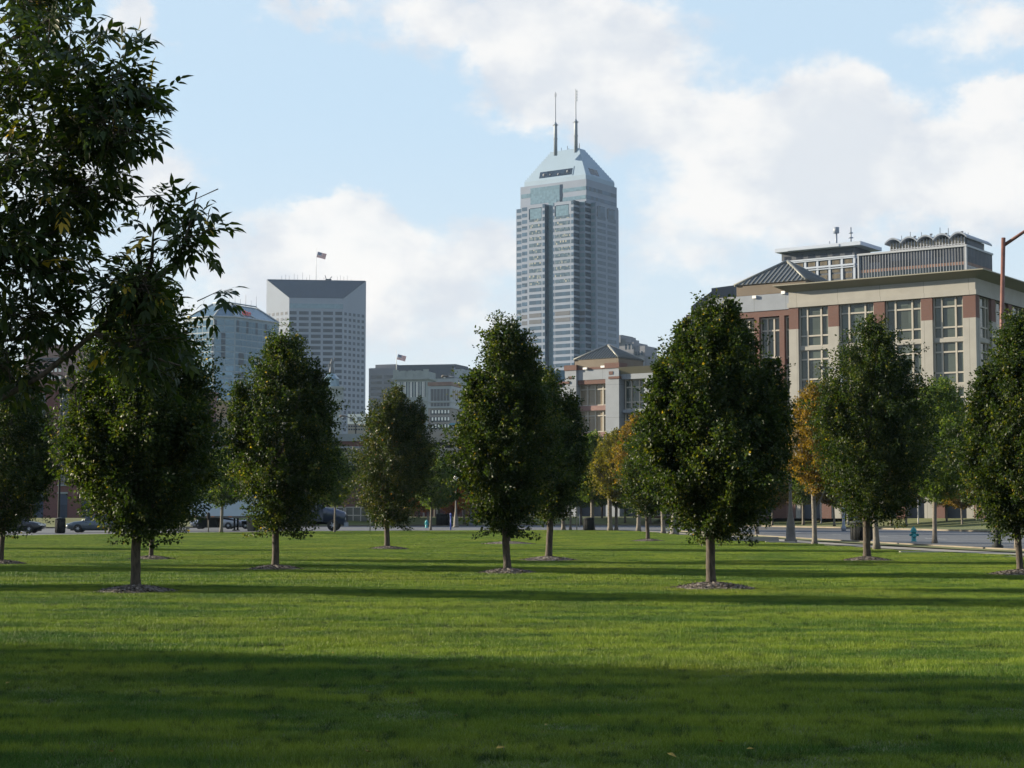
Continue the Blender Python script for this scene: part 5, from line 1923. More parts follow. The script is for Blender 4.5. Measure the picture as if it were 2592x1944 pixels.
for j in range(nsd - 1):
    c0, c1 = (j * bay + (pw * .9 if j == 0 else pw / 2)), (j + 1) * bay - pw / 2
    if c1 > LV: break
    for k in range(4):
        z1_ = zw - k * st_h
        glazed(e, (-.25, 0, 90), c0, c1, max(.6, z1_ - st_h * .915), z1_, (0.02, .27, .73, .98), (.0, .235, .735, .995), M['green_pane'])
gb = MB()
for j in range(6): gb.box(-LU + j * LU / 5 - .6, -LU + j * LU / 5 + .6, -.10, .3, 0, 5.0)
gb.build('brick_base', M['red_brick'], e)

# pavilion with hip roof beside it
b3 = Block('office_pavilion', 'office pavilion with grey seamed hip roof, copper eaves and brick bands beside the beige building', 'office building', 2041, 707, 214, 35, z=0.9)
e = b3.e
LUe, LVe = b3.lu(1858.7, 722.6), b3.lv(2102, 714)
ze = b3.z(2041, 707.7)
zf = b3.z(2041, 736)
apx = P(1998.5, 676, 222)
ca, sa = math.cos(R(35)), math.sin(R(35))
dx, dy = apx.x - b3.p.x, apx.y - b3.D
hip_roof(e, -LUe, 0, 0, LUe, ze, (-LUe / 2, LUe / 2, P(1998.5, 676, 226).z - .9))
MB().box(-LUe + .2, -.2, .2, LUe - .2, zf, ze - .02).build('eaves', M['copper'], e)
Lw = b3.lu(1790, 735)
zA, zB, zC, zD = b3.z(1990, 739, 6), b3.z(1990, 752, 6), b3.z(1990, 792.6, 6), b3.z(1990, 807.5, 6)
zf2 = max(zf, zA)
MB().box(-Lw, -.15, .25, LUe, zB, zf).build('brick_band', M['red_brick'], e)
zp0 = zD
MB().box(-Lw - .05, -.1, .1, LUe, zC, zB).build('panel', M['white_panel'], e)
MB().box(-Lw, -.15, .2, LUe, zp0, zC).build('brick_band', M['red_brick'], e)
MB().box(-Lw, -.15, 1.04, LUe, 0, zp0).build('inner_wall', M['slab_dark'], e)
for j in range(4):
    c0 = -Lw + j * (Lw / 4) + .35
    for k in range(3):
        z1_ = zp0 - .2 - k * 6.0
        glazed(e, (0, .55, 0), c0, c0 + Lw / 4 - .7, max(1, z1_ - 5.2), z1_, (0, .33, .66, 1), (0, .3, .95), M['green_pane'] if j > 1 else M['tan_pane'])
pp = MB()
for j in range(5): pp.box(-Lw + j * Lw / 4 - .34, -Lw + j * Lw / 4 + .34, .12, .95, 0, zp0 - .01)
pp.build('pier', M['red_brick'], e)
for (sx, sy) in ((1910, 761.5), (1983, 756)):
    a_ = -b3.lu(sx, sy)
    o = MB().box(a_ - .25, a_ + .25, -.15, .09, b3.z(sx, sy + 3.5, 8), b3.z(sx, sy - 3.5, 8)).build('wall_light', M['white'], e)

# blue slanted block further back
b = Block('slanted_building', 'dark blue building with a slanted roof edge rising behind the broadest pear', 'building', 1858, 735, 330, 20)
e = b.e
pz = lambda sx, sy: b.z(sx, sy)
xa = lambda sx: -b.lu(sx, 740)
MB().add([(xa(1748), 0, 0), (0, 0, 0), (0, 0, pz(1858, 722)), (xa(1801), 0, pz(1801, 727)), (xa(1801), 0, pz(1801, 735)), (xa(1749), 0, pz(1749, 771)),
          (xa(1748), 22, 0), (0, 22, 0), (0, 22, pz(1858, 722)), (xa(1801), 22, pz(1801, 727)), (xa(1801), 22, pz(1801, 735)), (xa(1749), 22, pz(1749, 771))],
         [(0, 1, 2, 3, 4, 5), (11, 10, 9, 8, 7, 6), (0, 6, 7, 1), (1, 7, 8, 2), (2, 8, 9, 3), (3, 9, 10, 4), (4, 10, 11, 5), (5, 11, 6, 0)]).build('wall', M['slate'], e)
MB().box(xa(1733), xa(1749) - .02, 1, 12, 0, pz(1740, 791)).build('side_wall', M['brown_brick'], e)

# left pavilion and its wing
b4 = Block('office_pavilion', 'white office pavilion with brown hip roof and brick trim at the foot of the skyscraper', 'office building', 1566.3, 900, 262, 35, z=0.9)
e = b4.e
LUe, LVe = b4.lu(1449.6, 909.5), b4.lv(1633, 910)
ze, zf = b4.z(1562, 904), b4.z(1562, 925)
hip_roof(e, -LUe, -.2, .3, LVe, ze, (-LUe * .52, LVe * .5, P(1543.6, 878, 270).z - .9))
MB().box(-LUe + .1, -.3, .4, LVe - .1, zf, ze - .02).build('eaves', M['copper'], e)
Lw = b4.lu(1455, 930)
zr1, zr0 = b4.z(1566, 917.6), b4.z(1566, 931)
zg = b4.z(1566, 957)
MB().box(-Lw, -1.2, .3, 14, zr0, zf).build('brick_band', M['red_brick'], e)
MB().box(-Lw, -1.2, .35, 14, zg, zr0).build('panel', M['white_panel'], e)
MB().box(-Lw, -1.2, .42, 14, b4.z(1566, 968), zg).build('brick_band', M['red_brick'], e)
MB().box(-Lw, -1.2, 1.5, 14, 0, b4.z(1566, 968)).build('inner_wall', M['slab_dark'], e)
pr = MB()
pr.box(-2.2 - .2, 0, 0, 2.2, 0, zr0)
aL = -b4.lu(1429.7, 940)
aL1 = -b4.lu(1446, 940)
pr.box(aL, aL1 + .9, 0, 1.6, 0, zr0)
pr.box(aL - 2.5, aL - .02, .6, 2.0, 0, b4.z(1430, 965))
pr.build('pier', M['white_panel'], e)
cp = MB().box(-2.5, .1, -.1, 2.3, zr0, zr1).box(aL - .1, aL1 + 1.0, -.1, 1.7, zr0, zr1).box(-.9 - .9, .12, -.12, 2.3, b4.z(1566, 958), b4.z(1566, 952)).box(-1.75, -1.05, -.06, .3, b4.z(1566, 947), b4.z(1566, 939))
cp.box(aL + .7, aL + 1.3, -.06, .3, b4.z(1566, 953), b4.z(1566, 946)).box(aL - 2.6, aL + .9, -.14, 2.0, b4.z(1430, 965), b4.z(1430, 959))
cp.build('pier_cap', M['red_brick'], e)
zz = b4.z(1566, 968)
for k in range(4):
    z1_ = zz - k * 4.05
    if z1_ < 3: break
    glazed(e, (0, 1.0, 0), aL1 + .9, -2.4, max(.3, z1_ - 3.3), z1_, (.0, .27, .53, .79, 1.0), (.0, .24, .98), M['tan_pane'])
    MB().box(aL1 + .9, -2.4, .75, 1.3, max(.05, z1_ - 4.05), z1_ - 3.3).build('spandrel', M['brown_brick'], e)
# wing to the right along the street
WX = 30.0
wz = b4.z(1568, 930)
MB().box(0.02, WX, .6, 14, b4.z(1566, 960), wz - 1.0).build('panel', M['white_panel'], e)
MB().prism([(0.02, .59), (WX, .59), (WX, 14), (0.02, 14)], wz - 1.0, wz, [(0.02, -.3), (WX, -.3), (WX, 14), (0.02, 14)]).build('cornice', M['cornice'], e)
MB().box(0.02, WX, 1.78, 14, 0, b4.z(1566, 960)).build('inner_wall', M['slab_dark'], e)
bw = 5.3
wp = MB()
for j in range(6):
    x0_ = .3 + j * bw
    wp.box(x0_ + bw - 1.6, x0_ + bw - .02, .62, 1.19, 0, b4.z(1566, 960) - .01)
    for k in range(4):
        z1_ = b4.z(1566, 961) - k * 5.0
        if z1_ < 3: break
        glazed(e, (0, 1.3, 0), x0_, x0_ + bw - 1.65, max(.3, z1_ - 4.5), z1_, (.0, .3, .68, 1.0), (.0, .25, .75, .98), M['green_pane'] if j == 0 or k == 0 else M['tan_pane'])
wp.build('pier', M['white_panel'], e)
sw = MB()
for k in range(1, 4):
    z = b4.z(1566, 961) - k * 5.0
    if z > 1: sw.box(.1, WX - .1, .8, 1.25, z, z + .5)
sw.build('spandrel', M['white_panel'], e)
for (sx, sy) in ((1480, 936), (1525, 934)):
    a_ = -b4.lu(sx, sy)
    MB().box(a_ - .35, a_ + .35, -.0, .36, b4.z(sx, sy + 2.5, 6), b4.z(sx, sy - 2.5, 6)).build('wall_light', M['white'], e)
# ground storey wall of brick along the bank
b5 = Block('low_building', 'low brick ground storey with wide dark windows behind the bank trees', 'building', 2440, 1290, 204, 12, z=.9)
e = b5.e
LU = b5.lu(1640, 1290)
MB().box(-LU, 0, 0, 10, 0, 4.6).build('wall', M['red_brick'], e)
for j in range(7):
    c0 = -LU + 1.2 + j * LU / 7
    wn_ = MB().box(c0, c0 + LU / 7 - 2.2, -.05, .2, .25, 4.0).build('window', M['shadow_glass'], e)
    fm = MB()
    for f in (0, .5, 1): fm.box(c0 + (LU / 7 - 2.2) * f - .05, c0 + (LU / 7 - 2.2) * f + .05, -.14, -.055, .25, 4.0)
    for z in (.3, 1.9, 3.95): fm.box(c0, c0 + LU / 7 - 2.2, -.13, -.055, z - .05, z + .05)
    fm.build('frame', M['mullion'], wn_)

# dark glazed entrance hall beyond the grove
b6 = Block('low_building', 'low dark glazed hall behind the grove trunks with pale posts', 'building', 1330, 1290, 250, 2)
e = b6.e
LU = b6.lu(960, 1290)
MB().box(-LU, 0, 0, 10, 0, 5.5).build('wall', M['dark_brick'], e)
MB().box(-LU + .5, -18, -.08, .2, .2, 4.6).build('window', M['shadow_glass'], e)
for j in range(9):
    x = -LU + .8 + j * 1.9
    MB().box(x - .12, x + .12, -1.2, -.96, 0, 4.8).build('post', M['garage_wall'], e)

# ---------------- slab block with white bands
b = Block('office_tower', 'office slab with projecting white roof and white banded window rows behind the hip roof', 'office building', 2177.7, 612, 450, 35)
e = b.e
zt, zu = b.z(2177.7, 609.5), b.z(2177.7, 619)
LU, LV = b.lu(1961, 629), b.lv(2232, 628.3)
MB().box(-LU, 0, 0, LV, zu, zt).box(-LU * .85, -6, -.15, .1, zt - .9, zt - .3).build('roof_slab', M['blue_band'], e)
LI = b.lu(1970, 640)
MB().box(-LI, -2.6, 2, LV - 1.5, 0, zu).build('wall', M['slab_dark'], e)
zz = lambda y: b.z(2170, y)
bd = MB()
for (ya, yb_) in ((641, 644.5), (662, 666.5), (669, 671.5), (645.5, 648)):
    bd.box(-LI - .1, -2.4, 1.6, LV - 1.4, zz(yb_ + 0), zz(ya))
for j in range(7):
    x = -LI + j * (LI - 2.6) / 6
    bd.box(x - .3, x + .3, 1.75, 2.2, 0, zz(648))
bd.build('white_band', M['blue_band'], e)
ws1, ws2 = [], []
for (ya, yb_, lst) in ((629.5, 639, ws1), (650, 661, ws2), (672.5, 681, ws2), (686, 697, ws2), (702, 712, ws2), (718, 728, ws2)):
    for j in range(6):
        a0 = -LI + j * (LI - 2.6) / 6 + .7
        a1 = a0 + (LI - 2.6) / 6 - 1.4
        nn_ = 6
        for q in range(nn_):
            lst.append((a0 + (a1 - a0) * q / nn_ + .1, a0 + (a1 - a0) * (q + 1) / nn_ - .1, zz(yb_), zz(ya)))
windows(e, (0, 2, 0), ws2, M['amber_pane'])
windows(e, (0, 2, 0), ws1, M['curtain'], 'attic_window')
rf = MB()
rf.tube([(-LU * .42, 8, zt), (-LU * .42, 8, zt + 4.0)], .3, 6).lathe([(.8, zt + 4.0), (.8, zt + 5.6)], 12, (-LU * .42, 8, 0))
rf.tube([(-LU * .25, 8, zt), (-LU * .25, 8, zt + 5.2)], .22, 6).lathe([(.7, zt + 2.3), (.7, zt + 2.5)], 8, (-LU * .25, 8, 0)).lathe([(.6, zt + 3.6), (.6, zt + 3.8)], 8, (-LU * .25, 8, 0))
rf.tube([(-LU * .5, 8, zt), (-LU * .5, 8, zt + 2)], .15, 6)
rf.build('roof_aerials', M['steel'], e)

# ---------------- dark curtain wall block with scalloped penthouse
b = Block('office_tower', 'dark glass curtain wall block with white fins and a scalloped wavy penthouse roof', 'office building', 2445, 620, 430, 35)
e = b.e
zt = b.z(2445, 618.7)
LU, LV = b.lu(2173.5, 645), b.lv(2510.5, 636)
MB().box(-LU, 0, 0, LV, 0, zt - .5).build('wall', M['slab_dark'], e)
zl = b.z(2445, 690)
cur = MB()
fin = MB()
nf = 36
cols = []
for (z0_, z1_, mt_) in ((zt - 4.2, zt - .5, M['curtain']), (zt - 5.0, zt - 4.25, M['roof_tile']), (zt - 6.3, zt - 5.05, M['shadow_glass']), (zt - 9.5, zt - 6.35, M['curtain']), (zt - 11, zt - 9.55, M['shadow_glass'])):
    MB().box(-LU + .3, -.4, -.1, .2, z0_, z1_).box(-.2, .1, .4, LV - .1, z0_, z1_).build('window', mt_, e)
for j in range(nf + 1):
    x = -LU + .5 + j * (LU - 1) / nf
    fin.box(x - .055, x + .055, -.17, -.11, zt - 18, zt - .5)
for j in range(19):
    y = .7 + j * (LV - 1) / 18
    fin.box(.11, .125, y - .02, y + .02, zt - 18, zt - .5)
fin.build('fin', M['white_trim'], e)
tr_ = MB().box(-LU - .3, .3, -.5, LV + .2, zt - .5, zt).box(-LU - .2, -LU + .2, -.4, .2, 0, zt - .51).box(-.25, .22, -.42, .25, 0, zt - .51)
tr_.build('white_frame', M['white_trim'], e)
# penthouse
Lp0, Lp1 = b.lu(2233, 625), b.lu(2424, 612)
zp = zt
yp = 5.0
MB().box(-Lp0 + .2, -Lp1, yp, yp + 14, zt - 1, zt + 2.7).build('penthouse_wall', M['amber_pane'], e)
pf = MB()
n_ = 24
for j in range(n_ + 1):
    x = -Lp0 + .2 + j * (Lp0 - Lp1 - .2) / n_
    pf.box(x - .1, x + .1, yp - .25, yp - .02, zt - .5, zt + 3.1)
for z in (zt + .4, zt + 1.1):
    pf.box(-Lp0 + .2, -Lp1, yp - .2, yp - .02, z - .1, z + .1)
pf.build('penthouse_frame', M['white_trim'], e)
wv = MB()
N5, sgm = 5, 12
prof = []
for h_ in range(N5):
    for i in range(sgm + (1 if h_ == N5 - 1 else 0)):
        f = i / sgm
        x = -Lp0 - .8 + (h_ + f) * (Lp0 - Lp1 + 1.8) / N5
        prof.append((x, zt + 2.35 + 1.25 * max(0, math.sin(math.pi * f)) ** .8))
vs, fs = [], []
for (x, z) in prof: vs += [(x, yp - 1.6, z), (x, yp - 1.6, z + .42), (x, yp + 17, z + .42), (x, yp + 17, z)]
for i in range(len(prof) - 1):
    a_ = 4 * i
    for q in range(4): fs.append((a_ + q, a_ + (q + 1) % 4, a_ + 4 + (q + 1) % 4, a_ + 4 + q))
fs += [(3, 2, 1, 0), (len(vs) - 4, len(vs) - 3, len(vs) - 2, len(vs) - 1)]
wv.add(vs, fs).build('scalloped_roof', M['steel'], e)
MB().box(-Lp1 + .02, -Lp1 + .5, yp + .5, yp + 12, zt - .5, zt + 2.5).build('penthouse_end', M['slab_dark'], e)
aer = MB()
for i, (f, h_) in enumerate([(.1, 4), (.15, 2), (.22, 6), (.28, 2.4), (.33, 2), (.37, 5), (.45, 2.2), (.5, 3), (.54, 2), (.62, 7), (.66, 3), (.7, 2.4), (.73, 6), (.82, 3), (.87, 2.4), (.91, 2.6), (.95, 2), (.99, 1.8)]):
    x = -Lp0 + f * (Lp0 - Lp1)
    aer.box(x - .06, x + .06, yp + 3, yp + 3.1, zt + 2.6, zt + 3.6 + h_ * .38)
    if i % 4 == 3: aer.box(x - .3, x + .3, yp + 2.9, yp + 3.2, zt + 3.7 + h_ * .25, zt + 4.0 + h_ * .3)
aer.build('roof_aerials', M['slab_dark'], e)

# ------------------------------------------------------------------ vehicles (built facing +x)
def paint(name, col, metal=0.3):
    mt, t, bs = bsdf_mat(name)
    tcn = t.new('ShaderNodeTexCoord')
    n = t.noise(tcn.outputs['Object'], 1.5, 3)
    t.l.new(t.mix(n, tuple(c * .85 for c in col), tuple(c * 1.1 for c in col)), bs.inputs['Base Color'])
    bs.inputs['Roughness'].default_value = 0.32
    bs.inputs['Metallic'].default_value = metal
    bs.inputs['Coat Weight'].default_value = 0.6
    return mt


M['car_grey_blue'] = paint('car_grey_blue', (0.060, 0.085, 0.11))
M['car_black'] = paint('car_black', (0.015, 0.016, 0.02))
M['car_silver'] = paint('car_silver', (0.25, 0.27, 0.30))
M['truck_blue'] = paint('truck_blue', (0.020, 0.034, 0.070))
M['trailer_white'] = simple('trailer_white', (0.42, 0.50, 0.56), 0.5, 0.06, 0.5)
M['head_lamp'] = simple('head_lamp', (0.65, 0.66, 0.66), 0.15, 0.05, 4)
M['amber_lamp'] = simple('amber_lamp', (0.5, 0.15, 0.02), 0.3, 0.05, 4)


def wheel(parent, x, y, r, w_, side):
    wl = MB().lathe([(r * .55, -w_ / 2), (r * .93, -w_ / 2), (r, -w_ * .35), (r, w_ * .35), (r * .93, w_ / 2), (r * .55, w_ / 2)], 24, (0, 0, 0), 'y').build('wheel', M['rubber'], parent)
    wl.location = (x, y, r)
    rm = MB()
    o_ = side * w_ * .5
    rm.lathe([(r * .62, -w_ * .3), (r * .62, w_ * .3)], 20, (0, 0, 0), 'y')
    for k in range(6):
        a = k * math.pi / 3
        c_, s_ = math.cos(a), math.sin(a)
        rm.tube([(0, side * w_ * .42, 0), (c_ * r * .6, side * w_ * .36, s_ * r * .6)], [r * .12, r * .08], 6)
    rm.lathe([(r * .16, -w_ * .1), (r * .15, side * w_ * .48)], 10, (0, 0, 0), 'y')
    rm.build('rim', M['alloy'], wl)
    return wl


def loft(secs, closed=True):
    """secs: list of rings (same count) -> vs, fs"""
    n = len(secs[0])
    vs = [p for s_ in secs for p in s_]
    fs = []
    for i in range(len(secs) - 1):
        for k in range(n):
            k2 = (k + 1) % n
            fs.append((i * n + k, i * n + k2, (i + 1) * n + k2, (i + 1) * n + k))
    fs.append(tuple(range(n - 1, -1, -1)))
    fs.append(tuple(len(vs) - n + k for k in range(n)))
    return vs, fs


def sedan(label, x, y, rz, mat, L=4.7, group='parked cars by the lawn', H=1.42):
    t = thing('parked_car', label, 'car', (x, y, 0.01), rz, group)
    h = L / 2
    st = [(-h, .42, .62, .70), (-h + .08, .30, .88, .80), (-h + .5, .24, .98, .88), (-h + 1.1, .22, 1.0, .90), (0, .20, .96, .91), (h - 1.5, .22, .94, .90), (h - .6, .24, .86, .88), (h - .12, .30, .72, .80), (h, .40, .58, .68)]
    secs = []
    for (sx, zb, zt_, w2) in st:
        secs.append([(sx, -w2 * .92, zb), (sx, -w2, zb + .15), (sx, -w2, zb + (zt_ - zb) * .6), (sx, -w2 * .94, zt_ - .05), (sx, -w2 * .80, zt_), (sx, w2 * .80, zt_), (sx, w2 * .94, zt_ - .05), (sx, w2, zb + (zt_ - zb) * .6), (sx, w2, zb + .15), (sx, w2 * .92, zb)])
    v_, f_ = loft(secs)
    bd = MB().add(v_, f_, True)
    gh = [(-h + .75, .99, .76), (-h + 1.35, H - .06, .60), (-h + 1.75, H, .58), (h - 2.35, H, .58), (h - 2.0, H - .06, .60), (h - 1.25, .94, .76)]
    # roof skin
    rf_ = [[(sx, -w2, z - .02), (sx, -w2 * .95, z + .02), (sx, w2 * .95, z + .02), (sx, w2, z - .02)] for (sx, z, w2) in gh[1:5]]
    v_, f_ = loft(rf_)
    bd.add(v_, f_, True)
    for (a, b_) in ((gh[0], gh[1]), (gh[5], gh[4])):
        for sgn in (-1, 1):
            bd.tube([(a[0], sgn * a[2], a[1]), (b_[0], sgn * b_[2], b_[1])], .045, 6)
    for sgn in (-1, 1):
        bd.tube([(-.15, sgn * .80, .98), (-.2, sgn * .60, H)], .04, 6)
    for sgn in (-1, 1):                                # arches
        for wx in (-h + .95, h - .95):
            bd.tube([(wx + .38 * math.cos(i * math.pi / 8), sgn * .895, .32 + .38 * math.sin(i * math.pi / 8)) for i in range(9)], .03, 5)
    bd.build('body', mat, t)
    sec2 = [[(sx, -w2 + .01, min(z, .93) if i in (0, 5) else .93), (sx, -w2 + .01, z - .02), (sx, w2 - .01, z - .02), (sx, w2 - .01, min(z, .93) if i in (0, 5) else .93)] for i, (sx, z, w2) in enumerate(gh)]
    sec2 = [[(sx, -.78, .90), (sx, -w2 + .01, z - .025), (sx, w2 - .01, z - .025), (sx, .78, .90)] for (sx, z, w2) in gh]
    v_, f_ = loft(sec2)
    MB().add(v_, f_).build('glass', M['shadow_glass'], t)
    for sgn in (-1, 1):
        MB().box(h - .35, h - .03, sgn * .62 - .16, sgn * .62 + .16, .58, .72).build('headlight', M['head_lamp'], t)
        MB().box(-h - .0, -h + .12, sgn * .62 - .14, sgn * .62 + .14, .66, .82).build('tail_light', M['red_sign'], t)
        MB().lathe([(.02, 0), (.09, .03), (.09, .12), (.03, .15)], 8, (h - 1.55, sgn * .98 - .07, .98), 'y').build('mirror', mat, t)
    for wx in (-h + .95, h - .95):
        for sgn in (-1, 1):
            wheel(t, wx, sgn * .80, .33, .21, sgn)
    MB().box(-h + .35, h - .35, -.72, .72, .16, .5).build('underbody', M['rubber'], t)
    return t


def at(sx, D): return P(sx, 1297, D).x


sedan('dark grey blue sedan with bright headlights beside the black litter bin', at(244, 138), 138.5, R(180 + 4), M['car_grey_blue'])
sedan('black car with a bright alloy wheel under the shaded pear', at(30, 134), 134.5, R(2), M['car_black'], H=1.5)
sedan('silver car seen under the trailer just east of the parking meter', at(545, 168), 168, R(180), M['car_silver'], group='cars across the street')
sedan('silver car seen under the trailer near the concrete planter', at(660, 168), 168.5, R(180), M['car_silver'], group='cars across the street')


def truck():
    D = 150.5
    t = thing('semi_truck', 'dark blue long nosed truck with a long pale box trailer parked along the street', 'truck', (at(878, D), D, 0.01), R(1))
    # x = 0 is the front bumper, trailer reaches to -19.5
    sec = []
    for (x, zb, zt_, w2) in [(0.0, .55, 1.35, .85), (-.12, .45, 1.62, 1.0), (-.9, .75, 1.88, 1.05), (-2.0, .75, 2.05, 1.08), (-2.05, .75, 2.1, 1.1)]:
        sec.append([(x, -w2, zb), (x, -w2, zt_ - .2), (x, -w2 * .8, zt_), (x, w2 * .8, zt_), (x, w2, zt_ - .2), (x, w2, zb)])
    v_, f_ = loft(sec)
    hood = MB().add(v_, f_, True)
    hood.build('hood', M['truck_blue'], t)
    sec = []
    for (x, zb, zt_, w2) in [(-1.95, .8, 2.1, 1.12), (-2.6, .8, 2.9, 1.15), (-2.9, .8, 3.05, 1.18), (-3.9, .8, 3.5, 1.2), (-5.6, .8, 3.95, 1.22)]:
        sec.append([(x, -w2, zb), (x, -w2, zt_ - .15), (x, -w2 * .88, zt_), (x, w2 * .88, zt_), (x, w2, zt_ - .15), (x, w2, zb)])
    v_, f_ = loft(sec)
    MB().add(v_, f_, False).build('cab', M['truck_blue'], t)
    MB().add([(-1.99, -1.0, 2.14), (-2.56, -1.05, 2.84), (-2.56, 1.05, 2.84), (-1.99, 1.0, 2.14), (-1.94, -1.0, 2.16), (-2.51, -1.05, 2.88), (-2.51, 1.05, 2.88), (-1.94, 1.0, 2.16)],
             [(0, 1, 2, 3), (7, 6, 5, 4), (0, 4, 5, 1), (1, 5, 6, 2), (2, 6, 7, 3), (3, 7, 4, 0)]).build('windshield', M['shadow_glass'], t)
    for sgn in (-1, 1):
        MB().box(-3.5, -2.65, sgn * 1.19 - .03, sgn * 1.19 + .03, 2.05, 2.7).build('side_window', M['shadow_glass'], t)
        MB().box(-2.55, -2.45, sgn * 1.45 - .09, sgn * 1.45 + .09, 2.0, 2.6).tube([(-2.5, sgn * 1.15, 2.5), (-2.5, sgn * 1.42, 2.5)], .02, 6).build('mirror', M['alloy'], t)
        MB().lathe([(.31, -1.7), (.31, 0)], 18, (-2.75, sgn * 1.0, .72), 'x').build('fuel_tank', M['lamp_grey'], t)
        MB().lathe([(.30, -.7), (.30, 0)], 18, (-4.9, sgn * 1.0, .72), 'x').build('fuel_tank', M['steel'], t)
        MB().tube([(-5.75, sgn * 1.0, .9), (-5.75, sgn * 1.0, 4.1)], .08, 8).build('exhaust_stack', M['alloy'], t)
        wheel(t, -1.1, sgn * 1.02, .50, .28, sgn)
        for x in (-6.6, -7.9, -17.0, -18.3):
            wheel(t, x, sgn * .98, .50, .45, sgn)
        MB().box(-.16, -.02, sgn * .78 - .14, sgn * .78 + .14, .95, 1.15).build('headlight', M['head_lamp'], t)
    MB().box(-.14, .06, -1.15, 1.15, .38, .72).build('bumper', M['steel'], t)
    MB().box(-.02, .03, -.55, .55, .80, 1.32).build('grille', M['black_metal'], t)
    MB().box(-9.0, -.6, -.45, .45, .55, .85).build('chassis', M['black_metal'], t)
    MB().box(-19.6, -6.2, -1.3, 1.3, 1.28, 4.12).build('trailer_box', M['trailer_white'], t)
    rl = MB().box(-19.65, -6.15, -1.33, 1.33, 1.12, 1.275)
    rl.build('trailer_rail', M['lamp_grey'], t)
    mk = MB()
    for k in range(9): mk.box(-19 + k * 1.5, -18.7 + k * 1.5, -1.35, -1.33, 1.20, 1.26)
    mk.build('marker_lamp', M['amber_lamp'], t)
    MB().box(-12.6, -11.0, -1.15, 1.15, .35, 1.12).build('tool_box', M['black_metal'], t)
    for sgn in (-1, 1):
        MB().box(-9.6, -9.45, sgn * 1.0 - .07, sgn * 1.0 + .07, .06, 1.12).box(-9.7, -9.35, sgn * 1.0 - .14, sgn * 1.0 + .14, .03, .09).tube([(-9.5, sgn, .9), (-11.0, sgn, 1.12)], .04, 6).build('landing_leg', M['black_metal'], t)
    MB().box(-19.3, -16.2, -1.0, 1.0, .6, 1.12).build('axle_frame', M['black_metal'], t)
    return t


truck()


# ------------------------------------------------------------------ street furniture
def gx(sx, D, z=0): return (P(sx, 1297, D).x, D, z)


# turquoise hydrant
def hydrant(label, sx, D, z=0.06):
    t = thing('fire_hydrant', label, 'fire hydrant', gx(sx, D, z), 0, 'turquoise hydrants')
    MB().lathe([(.17, 0), (.17, .04), (.13, .05), (.125, .48), (.15, .50), (.19, .51), (.19, .545), (.15, .56)], 20).build('barrel', M['teal_paint'], t)
    MB().lathe([(.155, .56), (.15, .63), (.115, .70), (.05, .735), (.045, .75), (.045, .79), (.01, .80)], 20).build('bonnet', M['teal_paint'], t)
    MB().lathe([(.06, .10), (.06, .19), (.075, .19), (.075, .25), (.02, .27)], 14, (0, 0, .36), 'x').build('side_nozzle', M['teal_paint'], t)
    MB().lathe([(.06, -.10), (.06, -.17), (.07, -.17), (.07, -.22), (.02, -.23)], 14, (0, 0, .36), 'x').build('side_nozzle', M['teal_paint'], t)
    MB().lathe([(.075, -.08), (.075, -.18), (.095, -.18), (.095, -.24), (.02, -.26)], 14, (0, 0, .30), 'y').build('front_nozzle', M['teal_paint'], t)
    return t


hydrant('turquoise fire hydrant on the verge between the pavement and the side street', 2312, 92)
hydrant('far turquoise hydrant by the crossing, west of the blue bollard', 1080, 175)


def bin_(label, sx, D, w_, h_, z=0.0):
    t = thing('litter_bin', label, 'litter bin', gx(sx, D, z), 0, 'black litter bins')
    MB().lathe([(w_ * .46, .0), (w_ * .46, .05), (w_ * .5, .06), (w_ * .5, h_ * .86)], 20).build('body', M['black_metal'], t)
    MB().lathe([(w_ * .54, h_ * .86), (w_ * .54, h_ * .91), (w_ * .40, h_ * .97), (w_ * .18, h_)], 20).build('lid', M['dark_paint'], t)
    sl_ = MB()
    for k in range(16):
        a = k * math.pi / 8
        sl_.tube([(w_ * .51 * math.cos(a), w_ * .51 * math.sin(a), .08), (w_ * .51 * math.cos(a), w_ * .51 * math.sin(a), h_ * .84)], .012, 4)
    sl_.build('slats', M['dark_paint'], t)


bin_('black litter bin on the pavement beside the dark grey blue sedan', 153, 131, .74, 1.2, .03)
bin_('black litter bin among the trunks below the yellow-green street tree', 1490, 151, .9, 1.15, .03)
bin_('tall black litter bin right behind the ragged upright pear trunk', 2180, 97, 1.2, 1.12, .03)
bin_('dark litter bin in front of the grove west of the globe lamp', 1121, 200, 1.5, 1.35, .15)


def globe_lamp(label, sx, D, H, foot=1.0, grp='globe lamps'):
    t = thing('street_lamp', label, 'street lamp', gx(sx, D, .02), 0, grp)
    MB().lathe([(.34 * foot, 0), (.34 * foot, .12), (.27 * foot, .16), (.22 * foot, 1.0), (.15 * foot, 1.35), (.14, 1.5), (.12, 1.55), (.085, 2.2), (.07, H - .55), (.12, H - .5), (.13, H - .4)], 16).build('post', M['lamp_grey'], t)
    MB().lathe([(.13, H - .4), (.24, H - .30), (.29, H - .1), (.25, H + .12), (.12, H + .3), (.03, H + .42)], 16).build('globe', M['lamp_glass'], t)
    return t


globe_lamp('globe lamp with flared stone-coloured foot before the orange street tree', 2001, 94, 6.7)
globe_lamp('lamp post with tapered foot showing west of the broadest pear trunk', 1706, 125, 5.6, 1.1)
globe_lamp('lamp post whose foot shows just behind the broadest pear trunk', 1786, 118, 5.4)
globe_lamp('globe lamp standing at the edge of the tall pointed pear, before the grove', 1154, 185, 5.2)


